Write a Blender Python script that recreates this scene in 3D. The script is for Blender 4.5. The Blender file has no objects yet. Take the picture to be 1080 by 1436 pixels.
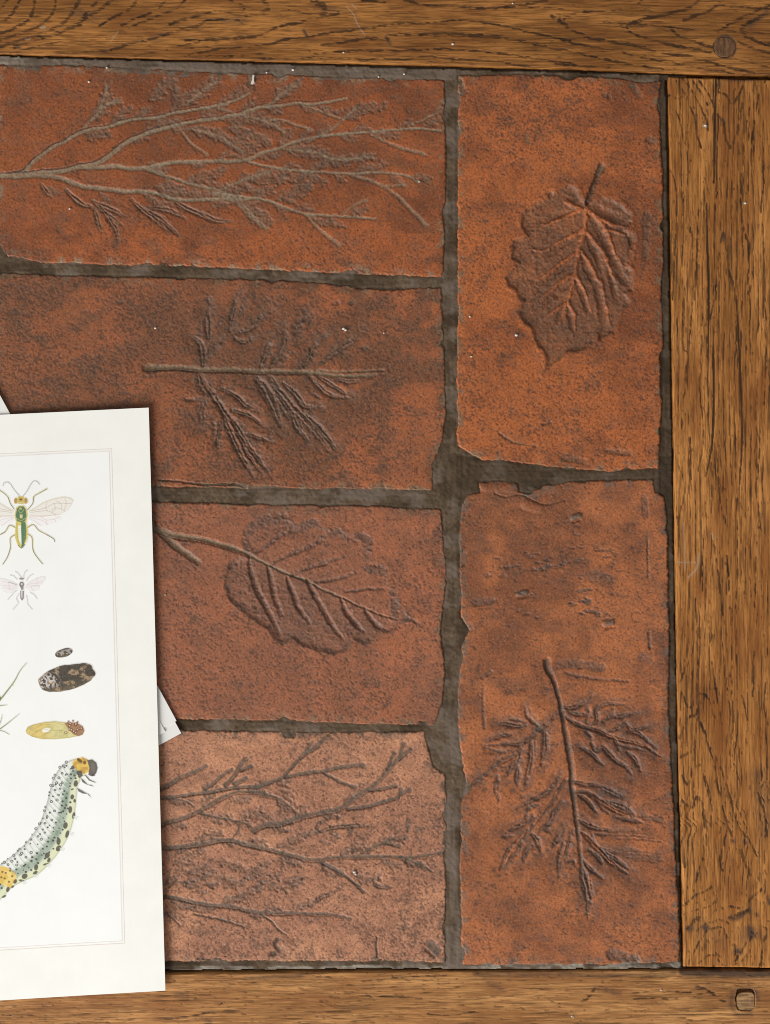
import bpy, math, random
import numpy as np

# ------------------------------------------------------------------ camera, world, light, exposure
scene = bpy.context.scene
col = scene.collection
S = 0.0004                      # one picture unit (u) is 0.4 mm on the table
def W(x, y):                    # table coordinates (u, y down) -> metres
    return ((x - 540.0) * S, (718.0 - y) * S)

cam_d = bpy.data.cameras.new("camera")
cam = bpy.data.objects.new("camera", cam_d)
col.objects.link(cam)
CAM_H = 1.25
cam.location = (0, 0, CAM_H)
cam_d.sensor_width = 36.0
cam_d.sensor_fit = 'AUTO'
cam_d.lens = 36.0 * CAM_H / (1436.0 * S)
cam_d.clip_start = 0.05
cam_d.clip_end = 50
scene.camera = cam

world = bpy.data.worlds.new("World")
scene.world = world
world.use_nodes = True
bg = world.node_tree.nodes["Background"]
bg.inputs[0].default_value = (1.0, 0.99, 0.97, 1)
bg.inputs[1].default_value = 0.32

def area(name, loc, target, sx, sy, power, color):
    ld = bpy.data.lights.new(name, 'AREA')
    ld.shape = 'RECTANGLE'; ld.size = sx; ld.size_y = sy
    ld.energy = power; ld.color = color
    o = bpy.data.objects.new(name, ld); col.objects.link(o)
    from mathutils import Vector
    d = Vector(target) - Vector(loc)
    o.rotation_euler = d.to_track_quat('-Z', 'Y').to_euler()
    o.location = loc
    return o
area("window_light", (-1.95, -2.05, 1.5), (0, -0.05, 0), 1.9, 1.9, 134.0, (1.0, 0.99, 0.98))

scene.view_settings.view_transform = 'Standard'
scene.view_settings.look = 'None'
scene.view_settings.exposure = 0.15
scene.view_settings.gamma = 1.0
scene.cycles.filter_width = 1.0

# ------------------------------------------------------------------ numpy helpers
TAB = np.random.RandomState(7).rand(256, 256)
def vn(x, y, seed=0):
    x = x + seed * 17.31; y = y + seed * 9.77
    xi = np.floor(x).astype(np.int64); yi = np.floor(y).astype(np.int64)
    fx = x - xi; fy = y - yi
    fx = fx * fx * (3 - 2 * fx); fy = fy * fy * (3 - 2 * fy)
    a = TAB[yi & 255, xi & 255]; b = TAB[yi & 255, (xi + 1) & 255]
    c = TAB[(yi + 1) & 255, xi & 255]; d = TAB[(yi + 1) & 255, (xi + 1) & 255]
    return (a * (1 - fx) + b * fx) * (1 - fy) + (c * (1 - fx) + d * fx) * fy
def fbm(x, y, seed=0, octv=3):
    s = 0; a = 1.0; t = 0
    for k in range(octv):
        s = s + a * vn(x * 2 ** k, y * 2 ** k, seed + k * 3); t += a; a *= 0.55
    return s / t
def sst(a, b, x):
    t = np.clip((x - a) / (b - a), 0, 1)
    return t * t * (3 - 2 * t)
def lin(c):
    c = np.asarray(c, dtype=float) / 255.0
    return np.where(c <= 0.04045, c / 12.92, ((c + 0.055) / 1.055) ** 2.4)
def Z(x0, y0, s, pts):          # sketch coordinates -> u
    return [(x0 + p[0] / s, y0 + p[1] / s) for p in pts]
def catmull(pts, step=0.8):
    p = np.array(pts, float)
    if len(p) == 1: return p, np.zeros(1)
    P = np.vstack([2 * p[0] - p[1], p, 2 * p[-1] - p[-2]])
    out = []; tt = []
    n = len(p) - 1
    for i in range(n):
        p0, p1, p2, p3 = P[i], P[i + 1], P[i + 2], P[i + 3]
        m = max(2, int(np.hypot(*(p2 - p1)) / step))
        t = np.linspace(0, 1, m, endpoint=False)[:, None]
        out.append(0.5 * ((2 * p1) + (-p0 + p2) * t + (2 * p0 - 5 * p1 + 4 * p2 - p3) * t ** 2 + (-p0 + 3 * p1 - 3 * p2 + p3) * t ** 3))
        tt.append((i + t[:, 0]) / n)
    out.append(p[-1:]); tt.append(np.array([1.0]))
    return np.vstack(out), np.concatenate(tt)
def poly_sdf(poly, X, Y):       # > 0 inside
    d2 = np.full(X.shape, 1e12); ins = np.zeros(X.shape, bool)
    n = len(poly)
    for i in range(n):
        ax, ay = poly[i]; bx, by = poly[(i + 1) % n]
        ex, ey = bx - ax, by - ay
        L = ex * ex + ey * ey
        if L < 1e-9: continue
        t = np.clip(((X - ax) * ex + (Y - ay) * ey) / L, 0, 1)
        dx = X - ax - t * ex; dy = Y - ay - t * ey
        d2 = np.minimum(d2, dx * dx + dy * dy)
        if ey != 0:
            cond = ((ay > Y) != (by > Y)) & (X < ex * (Y - ay) / ey + ax)
            ins ^= cond
    d = np.sqrt(d2)
    return np.where(ins, d, -d)

class Field:
    """a rectangular sheet of relief samples over the table"""
    def __init__(self, x0, y0, x1, y1, g, warp=1.0, seed=0, fine=None):
        def axis(a, b, fa, fb):
            if fa is None or b <= fb and a >= fa: return np.arange(a, b + g, g)
            parts = [np.arange(a, fa, 7.0)] if a < fa else []
            parts.append(np.arange(max(a, fa), min(b, fb) + g, g))
            if b > fb: parts.append(np.arange(parts[-1][-1] + 7.0, b + 7.0, 7.0))
            return np.concatenate(parts)
        fx0, fy0, fx1, fy1 = fine or (None,) * 4
        self.x = axis(x0, x1, fx0, fx1); self.y = axis(y0, y1, fy0, fy1)
        self.x0, self.y0, self.g = x0, y0, g
        self.X, self.Y = np.meshgrid(self.x, self.y)
        self.WX = self.X + warp * 2 * (vn(self.X / 5, self.Y / 5, seed + 1) - .5) + warp * 1.2 * (vn(self.X / 2.2, self.Y / 2.2, seed + 5) - .5)
        self.WY = self.Y + warp * 2 * (vn(self.X / 5, self.Y / 5, seed + 2) - .5) + warp * 1.2 * (vn(self.X / 2.2, self.Y / 2.2, seed + 6) - .5)
        self.layers = {}
        self.H = np.zeros(self.X.shape)
    def L(self, name):
        if name not in self.layers: self.layers[name] = np.zeros(self.X.shape)
        return self.layers[name]
    def stroke(self, name, pts, r, amp=1.0, prof='round', smooth=True, fade=True):
        """r: number or list of radii along the stroke; amp may be a list as well; keeps the maximum"""
        A = self.L(name)
        if smooth and len(pts) > 2: P, T = catmull(pts)
        else:
            P = []; T = []
            n = len(pts) - 1
            for i in range(n):
                m = max(2, int(math.hypot(pts[i + 1][0] - pts[i][0], pts[i + 1][1] - pts[i][1]) / 0.8))
                for k in range(m + (i == n - 1)):
                    f = k / m
                    P.append((pts[i][0] * (1 - f) + pts[i + 1][0] * f, pts[i][1] * (1 - f) + pts[i + 1][1] * f)); T.append((i + f) / n)
            if not P: P = [pts[0]]; T = [0]
            P = np.array(P); T = np.array(T)
        rr = np.interp(T, np.linspace(0, 1, len(r)), r) if isinstance(r, (list, tuple)) else np.full(len(T), float(r))
        aa = np.interp(T, np.linspace(0, 1, len(amp)), amp) if isinstance(amp, (list, tuple)) else np.full(len(T), float(amp))
        ny, nx = A.shape
        for (px, py), q, a in zip(P, rr, aa):
            m = q + 3
            i0, i1 = np.searchsorted(self.x, (px - m, px + m)); j0, j1 = np.searchsorted(self.y, (py - m, py + m))
            if i0 >= i1 or j0 >= j1: continue
            dx = self.WX[j0:j1, i0:i1] - px; dy = self.WY[j0:j1, i0:i1] - py
            d2 = (dx * dx + dy * dy) / (q * q)
            if prof == 'round': v = a * np.maximum(0, 1 - d2) ** .65
            elif prof == 'flat': v = a * np.clip((1 - d2) * 1.8, 0, 1)
            else: v = a * np.exp(-d2 * 1.5)
            B = A[j0:j1, i0:i1]
            np.maximum(B, v, out=B)

def set_props(o, label=None, cat=None, group=None, kind=None):
    if label: o["label"] = label
    if cat: o["category"] = cat
    if group: o["group"] = group
    if kind: o["kind"] = kind
    return o
def mesh_np(name, verts, quads, mat, parent=None, attrs=None, smooth=True):
    me = bpy.data.meshes.new(name)
    nv, nf = len(verts), len(quads)
    me.vertices.add(nv); me.vertices.foreach_set("co", np.ascontiguousarray(verts, dtype=np.float32).ravel())
    me.loops.add(nf * 4); me.loops.foreach_set("vertex_index", np.ascontiguousarray(quads, dtype=np.int32).ravel())
    me.polygons.add(nf)
    me.polygons.foreach_set("loop_start", np.arange(0, nf * 4, 4, dtype=np.int32))
    me.polygons.foreach_set("use_smooth", np.full(nf, smooth, dtype=bool))
    me.update(calc_edges=True)
    for an, arr in (attrs or {}).items():
        ca = me.color_attributes.new(an, 'FLOAT_COLOR', 'POINT')
        ca.data.foreach_set("color", np.ascontiguousarray(arr, dtype=np.float32).ravel())
    me.materials.append(mat)
    o = bpy.data.objects.new(name, me); col.objects.link(o)
    if parent: o.parent = parent
    return o
def grid_mesh(name, F, H, keep, mat, parent=None, masks=None):
    """H in u; keep: bool per sample"""
    ny, nx = H.shape
    kf = keep[:-1, :-1] | keep[1:, :-1] | keep[:-1, 1:] | keep[1:, 1:]
    idx = np.arange(ny * nx).reshape(ny, nx)
    q = np.stack([idx[:-1, :-1], idx[1:, :-1], idx[1:, 1:], idx[:-1, 1:]], -1)[kf]
    used = np.zeros(ny * nx, bool); used[q.ravel()] = True
    re = np.cumsum(used) - 1
    V = np.stack([(F.X - 540) * S, (718 - F.Y) * S, H * S], -1).reshape(-1, 3)[used]
    at = None
    if masks is not None: at = {"masks": np.stack(masks, -1).reshape(-1, 4)[used]}
    return mesh_np(name, V, re[q], mat, parent, at)
def poly_mesh(name, verts, faces, mat, parent=None, smooth=False):
    me = bpy.data.meshes.new(name); me.from_pydata(verts, [], faces); me.update()
    if smooth:
        for p in me.polygons: p.use_smooth = True
    me.materials.append(mat)
    o = bpy.data.objects.new(name, me); col.objects.link(o)
    if parent: o.parent = parent
    return o

# ------------------------------------------------------------------ materials
def new_mat(name):
    m = bpy.data.materials.new(name); m.use_nodes = True
    nt = m.node_tree; b = nt.nodes["Principled BSDF"]
    return m, nt, b
def N(nt, t, **kw):
    n = nt.nodes.new(t)
    for k, v in kw.items(): setattr(n, k, v)
    return n
def mixc(nt, fac, a, b, blend='MIX'):
    n = nt.nodes.new('ShaderNodeMix'); n.data_type = 'RGBA'; n.blend_type = blend
    for sock, v in ((n.inputs[0], fac), (n.inputs[6], a), (n.inputs[7], b)):
        if hasattr(v, 'node'): nt.links.new(v, sock)
        elif isinstance(v, (int, float)): sock.default_value = v
        else: sock.default_value = (*[float(q) for q in v], 1)
    return n.outputs[2]
def noise(nt, scale, detail=2, rough=.55, vec=None):
    n = nt.nodes.new('ShaderNodeTexNoise'); n.inputs['Scale'].default_value = scale
    n.inputs['Detail'].default_value = detail; n.inputs['Roughness'].default_value = rough
    if vec is not None: nt.links.new(vec, n.inputs['Vector'])
    return n.outputs['Fac']
def ramp(nt, fac, lo, hi, a=0.0, b=1.0):
    n = nt.nodes.new('ShaderNodeMapRange'); n.clamp = True
    nt.links.new(fac, n.inputs[0])
    for i, v in enumerate((lo, hi, a, b)): n.inputs[i + 1].default_value = v
    return n.outputs[0]
def mul(nt, a, b):
    n = nt.nodes.new('ShaderNodeMath'); n.operation = 'MULTIPLY'
    for s, v in ((n.inputs[0], a), (n.inputs[1], b)):
        if hasattr(v, 'node'): nt.links.new(v, s)
        else: s.default_value = v
    return n.outputs[0]

def tile_material(name, dark, light, patina, residue, pit=(62, 52, 46)):
    m, nt, b = new_mat(name)
    at = N(nt, 'ShaderNodeAttribute'); at.attribute_name = 'masks'
    sp = N(nt, 'ShaderNodeSeparateColor'); nt.links.new(at.outputs['Color'], sp.inputs[0])
    R, G, B = sp.outputs[0], sp.outputs[1], sp.outputs[2]; A = at.outputs['Alpha']
    co = N(nt, 'ShaderNodeTexCoord').outputs['Object']
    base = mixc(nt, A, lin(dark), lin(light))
    f1 = noise(nt, 800, 3, .7, co)
    base = mixc(nt, ramp(nt, f1, .47, .62, 0, .6), base, lin([dark[0] * .66, dark[1] * .72, dark[2] * .8]))
    f2 = noise(nt, 950, 3, .7, co)
    base = mixc(nt, ramp(nt, f2, .53, .66, 0, .45), base, lin([min(255, light[0] * 1.06), light[1] * 1.17, light[2] * 1.28]))
    f3 = noise(nt, 130, 4, .65, co)
    base = mixc(nt, ramp(nt, f3, .47, .68, 0, .36), base, lin((102, 76, 60)))
    pc = mixc(nt, ramp(nt, f1, .35, .65), lin(patina), lin([c * .78 for c in patina]))
    base = mixc(nt, mul(nt, G, ramp(nt, f3, .3, .7, .95, .55)), base, pc)
    rc = mixc(nt, ramp(nt, f1, .4, .65), lin(residue), lin([c * .76 for c in residue]))
    base = mixc(nt, R, base, rc)
    base = mixc(nt, B, base, lin(pit))
    base = mixc(nt, .06, base, lin((124, 96, 76)))
    nt.links.new(base, b.inputs['Base Color'])
    nt.links.new(ramp(nt, f2, .3, .7, .40, .60), b.inputs['Roughness'])
    b.inputs['Specular IOR Level'].default_value = .24
    bp = N(nt, 'ShaderNodeBump'); bp.inputs['Strength'].default_value = .22; bp.inputs['Distance'].default_value = .0006
    nt.links.new(f1, bp.inputs['Height']); nt.links.new(bp.outputs[0], b.inputs['Normal'])
    return m

def wood_material(name, mid, light, deep, axis):
    m, nt, b = new_mat(name)
    at = N(nt, 'ShaderNodeAttribute'); at.attribute_name = 'masks'
    sp = N(nt, 'ShaderNodeSeparateColor'); nt.links.new(at.outputs['Color'], sp.inputs[0])
    R, G, B = sp.outputs[0], sp.outputs[1], sp.outputs[2]; A = at.outputs['Alpha']
    tc = N(nt, 'ShaderNodeTexCoord').outputs['Object']
    mp = N(nt, 'ShaderNodeMapping'); nt.links.new(tc, mp.inputs[0])
    mp.inputs['Scale'].default_value = (.09, 1, 1) if axis == 'x' else (1, .09, 1)
    v = mp.outputs[0]
    f1 = noise(nt, 1100, 3, .6, v)
    f2 = noise(nt, 260, 2, .6, v)
    mp2 = N(nt, 'ShaderNodeMapping'); nt.links.new(tc, mp2.inputs[0]); mp2.inputs['Scale'].default_value = (.35, 1, 1) if axis == 'x' else (1, .35, 1)
    f3 = noise(nt, 60, 3, .55, mp2.outputs[0])
    base = mixc(nt, G, lin(mid), lin(light))
    base = mixc(nt, ramp(nt, f2, .4, .7, 0, .5), base, lin([c * .80 for c in mid]))
    base = mixc(nt, ramp(nt, f1, .46, .62, 0, .7), base, lin(deep))
    mp3 = N(nt, 'ShaderNodeMapping'); nt.links.new(tc, mp3.inputs[0]); mp3.inputs['Scale'].default_value = (.035, 1, 1) if axis == 'x' else (1, .035, 1)
    f4 = noise(nt, 1500, 2, .6, mp3.outputs[0])
    base = mixc(nt, ramp(nt, f4, .56, .66, 0, .55), base, lin([c * .62 for c in deep]))
    base = mixc(nt, ramp(nt, f4, .44, .34, 0, .35), base, lin([min(255, c * 1.12) for c in light]))
    base = mixc(nt, ramp(nt, f3, .48, .68, 0, .6), base, lin([mid[0] * .78, mid[1] * .68, mid[2] * .6]))
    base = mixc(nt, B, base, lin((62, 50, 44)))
    base = mixc(nt, A, base, lin((168, 150, 128)))
    base = mixc(nt, R, base, lin((40, 27, 15)))
    nt.links.new(base, b.inputs['Base Color'])
    nt.links.new(ramp(nt, f1, .3, .7, .38, .58), b.inputs['Roughness'])
    b.inputs['Specular IOR Level'].default_value = .25
    bp = N(nt, 'ShaderNodeBump'); bp.inputs['Strength'].default_value = .25; bp.inputs['Distance'].default_value = .0005
    nt.links.new(f1, bp.inputs['Height']); nt.links.new(bp.outputs[0], b.inputs['Normal'])
    return m

def grout_material():
    m, nt, b = new_mat("grey cement grout")
    at = N(nt, 'ShaderNodeAttribute'); at.attribute_name = 'masks'
    sp = N(nt, 'ShaderNodeSeparateColor'); nt.links.new(at.outputs['Color'], sp.inputs[0])
    co = N(nt, 'ShaderNodeTexCoord').outputs['Object']
    f1 = noise(nt, 700, 4, .65, co); f2 = noise(nt, 90, 3, .6, co)
    base = mixc(nt, ramp(nt, f2, .35, .65), lin((82, 67, 51)), lin((108, 90, 71)))
    base = mixc(nt, ramp(nt, f1, .4, .7, 0, .6), base, lin((58, 47, 36)))
    base = mixc(nt, sp.outputs[0], base, lin((160, 152, 138)))      # pale fresh mortar
    base = mixc(nt, sp.outputs[1], base, lin((110, 96, 84)))       # blue grey film
    base = mixc(nt, sp.outputs[2], base, lin((60, 48, 35)))         # oily dark grout
    nt.links.new(base, b.inputs['Base Color'])
    b.inputs['Roughness'].default_value = .75
    b.inputs['Specular IOR Level'].default_value = .12
    bp = N(nt, 'ShaderNodeBump'); bp.inputs['Strength'].default_value = .5; bp.inputs['Distance'].default_value = .0006
    nt.links.new(f1, bp.inputs['Height']); nt.links.new(bp.outputs[0], b.inputs['Normal'])
    return m

def plain(name, rgb, rough=.7, var=.08, scale=400):
    m, nt, b = new_mat(name)
    co = N(nt, 'ShaderNodeTexCoord').outputs['Object']
    f = noise(nt, scale, 3, .6, co)
    base = mixc(nt, ramp(nt, f, .3, .7), lin([c * (1 - var) for c in rgb]), lin(rgb))
    nt.links.new(base, b.inputs['Base Color'])
    b.inputs['Roughness'].default_value = rough
    b.inputs['Specular IOR Level'].default_value = .25
    return m

# ------------------------------------------------------------------ the table
table = bpy.data.objects.new("tiled_table", None); col.objects.link(table)
set_props(table, "oak framed table top inlaid with leaf-printed terracotta tiles and grey grout", "table")

TILES = {
 1: [(-3, 92), (90, 93), (180, 96), (300, 103), (430, 108), (560, 111), (622, 114), (624, 250), (622, 330), (619, 386), (480, 381), (300, 373), (165, 370), (60, 366), (12, 358), (-3, 340)],
 2: [(-4, 384), (100, 388), (190, 390), (330, 393), (430, 397), (490, 402), (505, 406), (617, 405), (622, 500), (624, 580), (617, 625), (606, 650), (604, 686), (530, 684), (452, 684), (340, 683), (220, 680), (-4, 672)],
 3: [(-4, 700), (218, 706), (373, 709), (528, 712), (617, 716), (622, 771), (625, 810), (616, 885), (622, 940), (619, 984), (609, 1016), (500, 1013), (400, 1009), (255, 1007), (-4, 1000)],
 4: [(-4, 1020), (251, 1026), (420, 1028), (594, 1028), (599, 1050), (606, 1076), (622, 1086), (625, 1120), (624, 1214), (622, 1348), (420, 1346), (234, 1347), (-4, 1346)],
 5: [(645, 107), (752, 106), (820, 110), (868, 111), (890, 117), (926, 115), (921, 150), (924, 182), (928, 260), (929, 365), (925, 420), (928, 440), (928, 527), (925, 594), (922, 655), (880, 656), (856, 659), (800, 655), (767, 652), (740, 648), (705, 644), (676, 644), (660, 634), (643, 624), (642, 533), (644, 440), (643, 273)],
 6: [(649, 706), (656, 695), (675, 692), (674, 678), (700, 676), (724, 680), (726, 692), (745, 694), (752, 688), (766, 682), (800, 677), (860, 676), (914, 673), (918, 690), (930, 698), (934, 723), (937, 880), (936, 982), (942, 1119), (951, 1307), (951, 1348), (800, 1351), (650, 1351), (647, 1221), (648, 1130), (656, 1098), (646, 1040), (644, 975), (649, 905), (661, 884), (649, 865), (645, 754)],
}
# dark, light, patina, residue  (sRGB, tile by tile)
TM = {
 1: tile_material("terracotta red brown", (120, 66, 38), (168, 92, 50), (122, 98, 80), (148, 130, 106)),
 2: tile_material("terracotta umber", (118, 74, 50), (168, 96, 58), (108, 88, 74), (124, 106, 82)),
 3: tile_material("terracotta rose", (140, 88, 64), (172, 103, 69), (112, 88, 76), (126, 108, 84)),
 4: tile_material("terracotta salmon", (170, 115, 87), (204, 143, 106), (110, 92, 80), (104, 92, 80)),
 5: tile_material("terracotta orange", (128, 69, 38), (180, 100, 53), (116, 88, 68), (126, 110, 86)),
 6: tile_material("terracotta brick", (132, 78, 50), (178, 106, 64), (98, 84, 76), (110, 98, 86)),
}
TL = {
 1: "red brown tile printed with a long branching cypress spray filled with pale grout",
 2: "umber tile printed with a feathery deeply cut leaf on a straight stem",
 3: "rosy tile printed with a toothed elm leaf on a forked twig",
 4: "pale salmon speckled tile printed with dark cypress twigs",
 5: "bright orange tile printed with a broad hazel leaf hanging from its stalk",
 6: "brick red tile printed with a jagged many-lobed leaf pointing down",
}
PITD = {1: .30, 2: .66, 3: .58, 4: .60, 5: .50, 6: .36}
G_STEP = 1.15
RS = {1: .85, 2: .95, 3: 1.1, 4: .85, 5: 1.05, 6: 1.1}
rnd = random.Random(5)

def frond(F, pts, ln=16, dens=.30, side=0, depth=.9, gr=.55, start=.15, ang=.6):
    """flat scale-leaved spray along a twig"""
    P, T = catmull(pts) if len(pts) > 2 else catmull([pts[0], ((pts[0][0] + pts[1][0]) / 2, (pts[0][1] + pts[1][1]) / 2), pts[1]])
    i = int(start * len(P)); s = 1
    while i < len(P) - 2:
        d = P[min(len(P) - 1, i + 2)] - P[max(0, i - 2)]
        a0 = math.atan2(d[1], d[0])
        s = -s
        if side == 0 or s == side:
            a = a0 + s * (ang + rnd.uniform(-.2, .2))
            l = ln * (1 - .6 * T[i]) * rnd.uniform(.6, 1.2)
            x, y = P[i]; n = max(2, int(l / 3.4)); a1 = a
            keep = rnd.random() < .85
            for k in range(n):
                x2 = x + 3.4 * math.cos(a1); y2 = y + 3.4 * math.sin(a1)
                if keep:
                    F.stroke('fr', [(x, y), (x2, y2)], [1.6, 2.7], depth * rnd.uniform(.7, 1.4), smooth=False)
                    F.stroke('pat', [(x, y), (x2, y2)], [1.7, 2.8], gr * rnd.uniform(.9, 1.5), 'flat', smooth=False)
                    if rnd.random() < .35 and k > 0:
                        b = a1 + rnd.choice((-1, 1)) * .7
                        F.stroke('fr', [(x, y), (x + 4 * math.cos(b), y + 4 * math.sin(b))], [1.2, 1.9], depth * .8, smooth=False)
                        F.stroke('pat', [(x, y), (x + 4 * math.cos(b), y + 4 * math.sin(b))], [1.5, 2.1], gr * .8, 'flat', smooth=False)
                x, y = x2, y2
                a1 += rnd.uniform(-.15, .15) - s * .04
        i += max(2, int(rnd.uniform(.6, 1.4) / dens))

def sprays(F, pts, gap, ln, start=.25, end=.97, gr=.6):
    """feathery side sprays leaving a branch every so often, swept forward"""
    P, T = catmull(pts); i = int(start * len(P)); s = 1
    while i < end * len(P) - 3:
        d = P[min(len(P) - 1, i + 3)] - P[max(0, i - 3)]; a = math.atan2(d[1], d[0]) + s * rnd.uniform(.35, .65)
        l = ln * rnd.uniform(.6, 1.25); x, y = P[i]; q = [(x, y)]
        for k in range(3):
            x += l / 3 * math.cos(a); y += l / 3 * math.sin(a); a -= s * .12 + rnd.uniform(-.1, .1); q.append((x, y))
        F.stroke('fr', q, [1.6, 1.5, 1.3], 1.0); F.stroke('pat', q, [1.7, 1.6, 1.4], gr, 'flat')
        frond(F, q, l * .42, .34, 0, .95, gr, .1, .5)
        s = -s if rnd.random() < .8 else s
        i += int(gap * rnd.uniform(.7, 1.4) / .8)

def twig(F, pts, r0, r1, depth=1.6, res=.9, knob=0, dark_edge=None):
    """a stem pressed into the clay and left full of grout film"""
    n = 4
    r0 *= 1.06; r1 *= 1.1
    rr = [r0 + (r1 - r0) * k / (n - 1) for k in range(n)]
    F.stroke('gr', pts, rr, [depth, depth, depth, depth * .8])
    F.stroke('res', pts, [q * .92 for q in rr], res, 'flat')
    if knob:
        x, y = pts[-1]
        F.stroke('gr', [(x - .5, y), (x + .5, y)], knob, depth, smooth=False)
        F.stroke('res', [(x - .5, y), (x + .5, y)], knob, res, 'flat', smooth=False)
    if dark_edge:
        q = [(x + dark_edge[0] * (r0 * .95), y + dark_edge[1] * (r0 * .95)) for x, y in pts]
        F.stroke('gr', q, [1.0, 1.3, .9, .7], [2.6, 2.2, 1.6, .8])
        F.stroke('pit', q, [.8, 1.0, .7, .5], [.9, .8, .6, .3], 'flat')  # shade along one edge of the stem put into the colour

def thick(F, pts, r, depth=1.5, pat=.9):
    """a leaf lobe or fleshy twig tip pressed into the clay"""
    n = 5
    sh = [.55, .95, 1.0, .75, .3]
    F.stroke('gr', pts, [max(.9, r * q) for q in sh], [depth * .8, depth, depth, depth * .8, depth * .4])
    F.stroke('pat', pts, [max(1., r * q) for q in sh], pat, 'flat')
    if r >= 3.6 and len(pts) > 2:        # fibres and folds inside the lobe
        for off in (-.45, .4):
            k = off * r * rnd.uniform(.7, 1.2)
            q = []
            for i, (x, y) in enumerate(pts):
                a = pts[max(0, i - 1)]; b = pts[min(len(pts) - 1, i + 1)]
                L = math.hypot(b[0] - a[0], b[1] - a[1]) + 1e-6; w = (.4, 1, .5)[0 if i == 0 else 2 if i == len(pts) - 1 else 1]
                q.append((x - (b[1] - a[1]) / L * k * w + rnd.uniform(-.3, .3), y + (b[0] - a[0]) / L * k * w + rnd.uniform(-.3, .3)))
            F.stroke('fib', q, [.9, 1.3, 1.1, .8], [.6, 1.1, .9, .3])
        F.stroke('ridge', pts[:-1], [.9, 1.2, .9], [.3, .8, .4])

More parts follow.
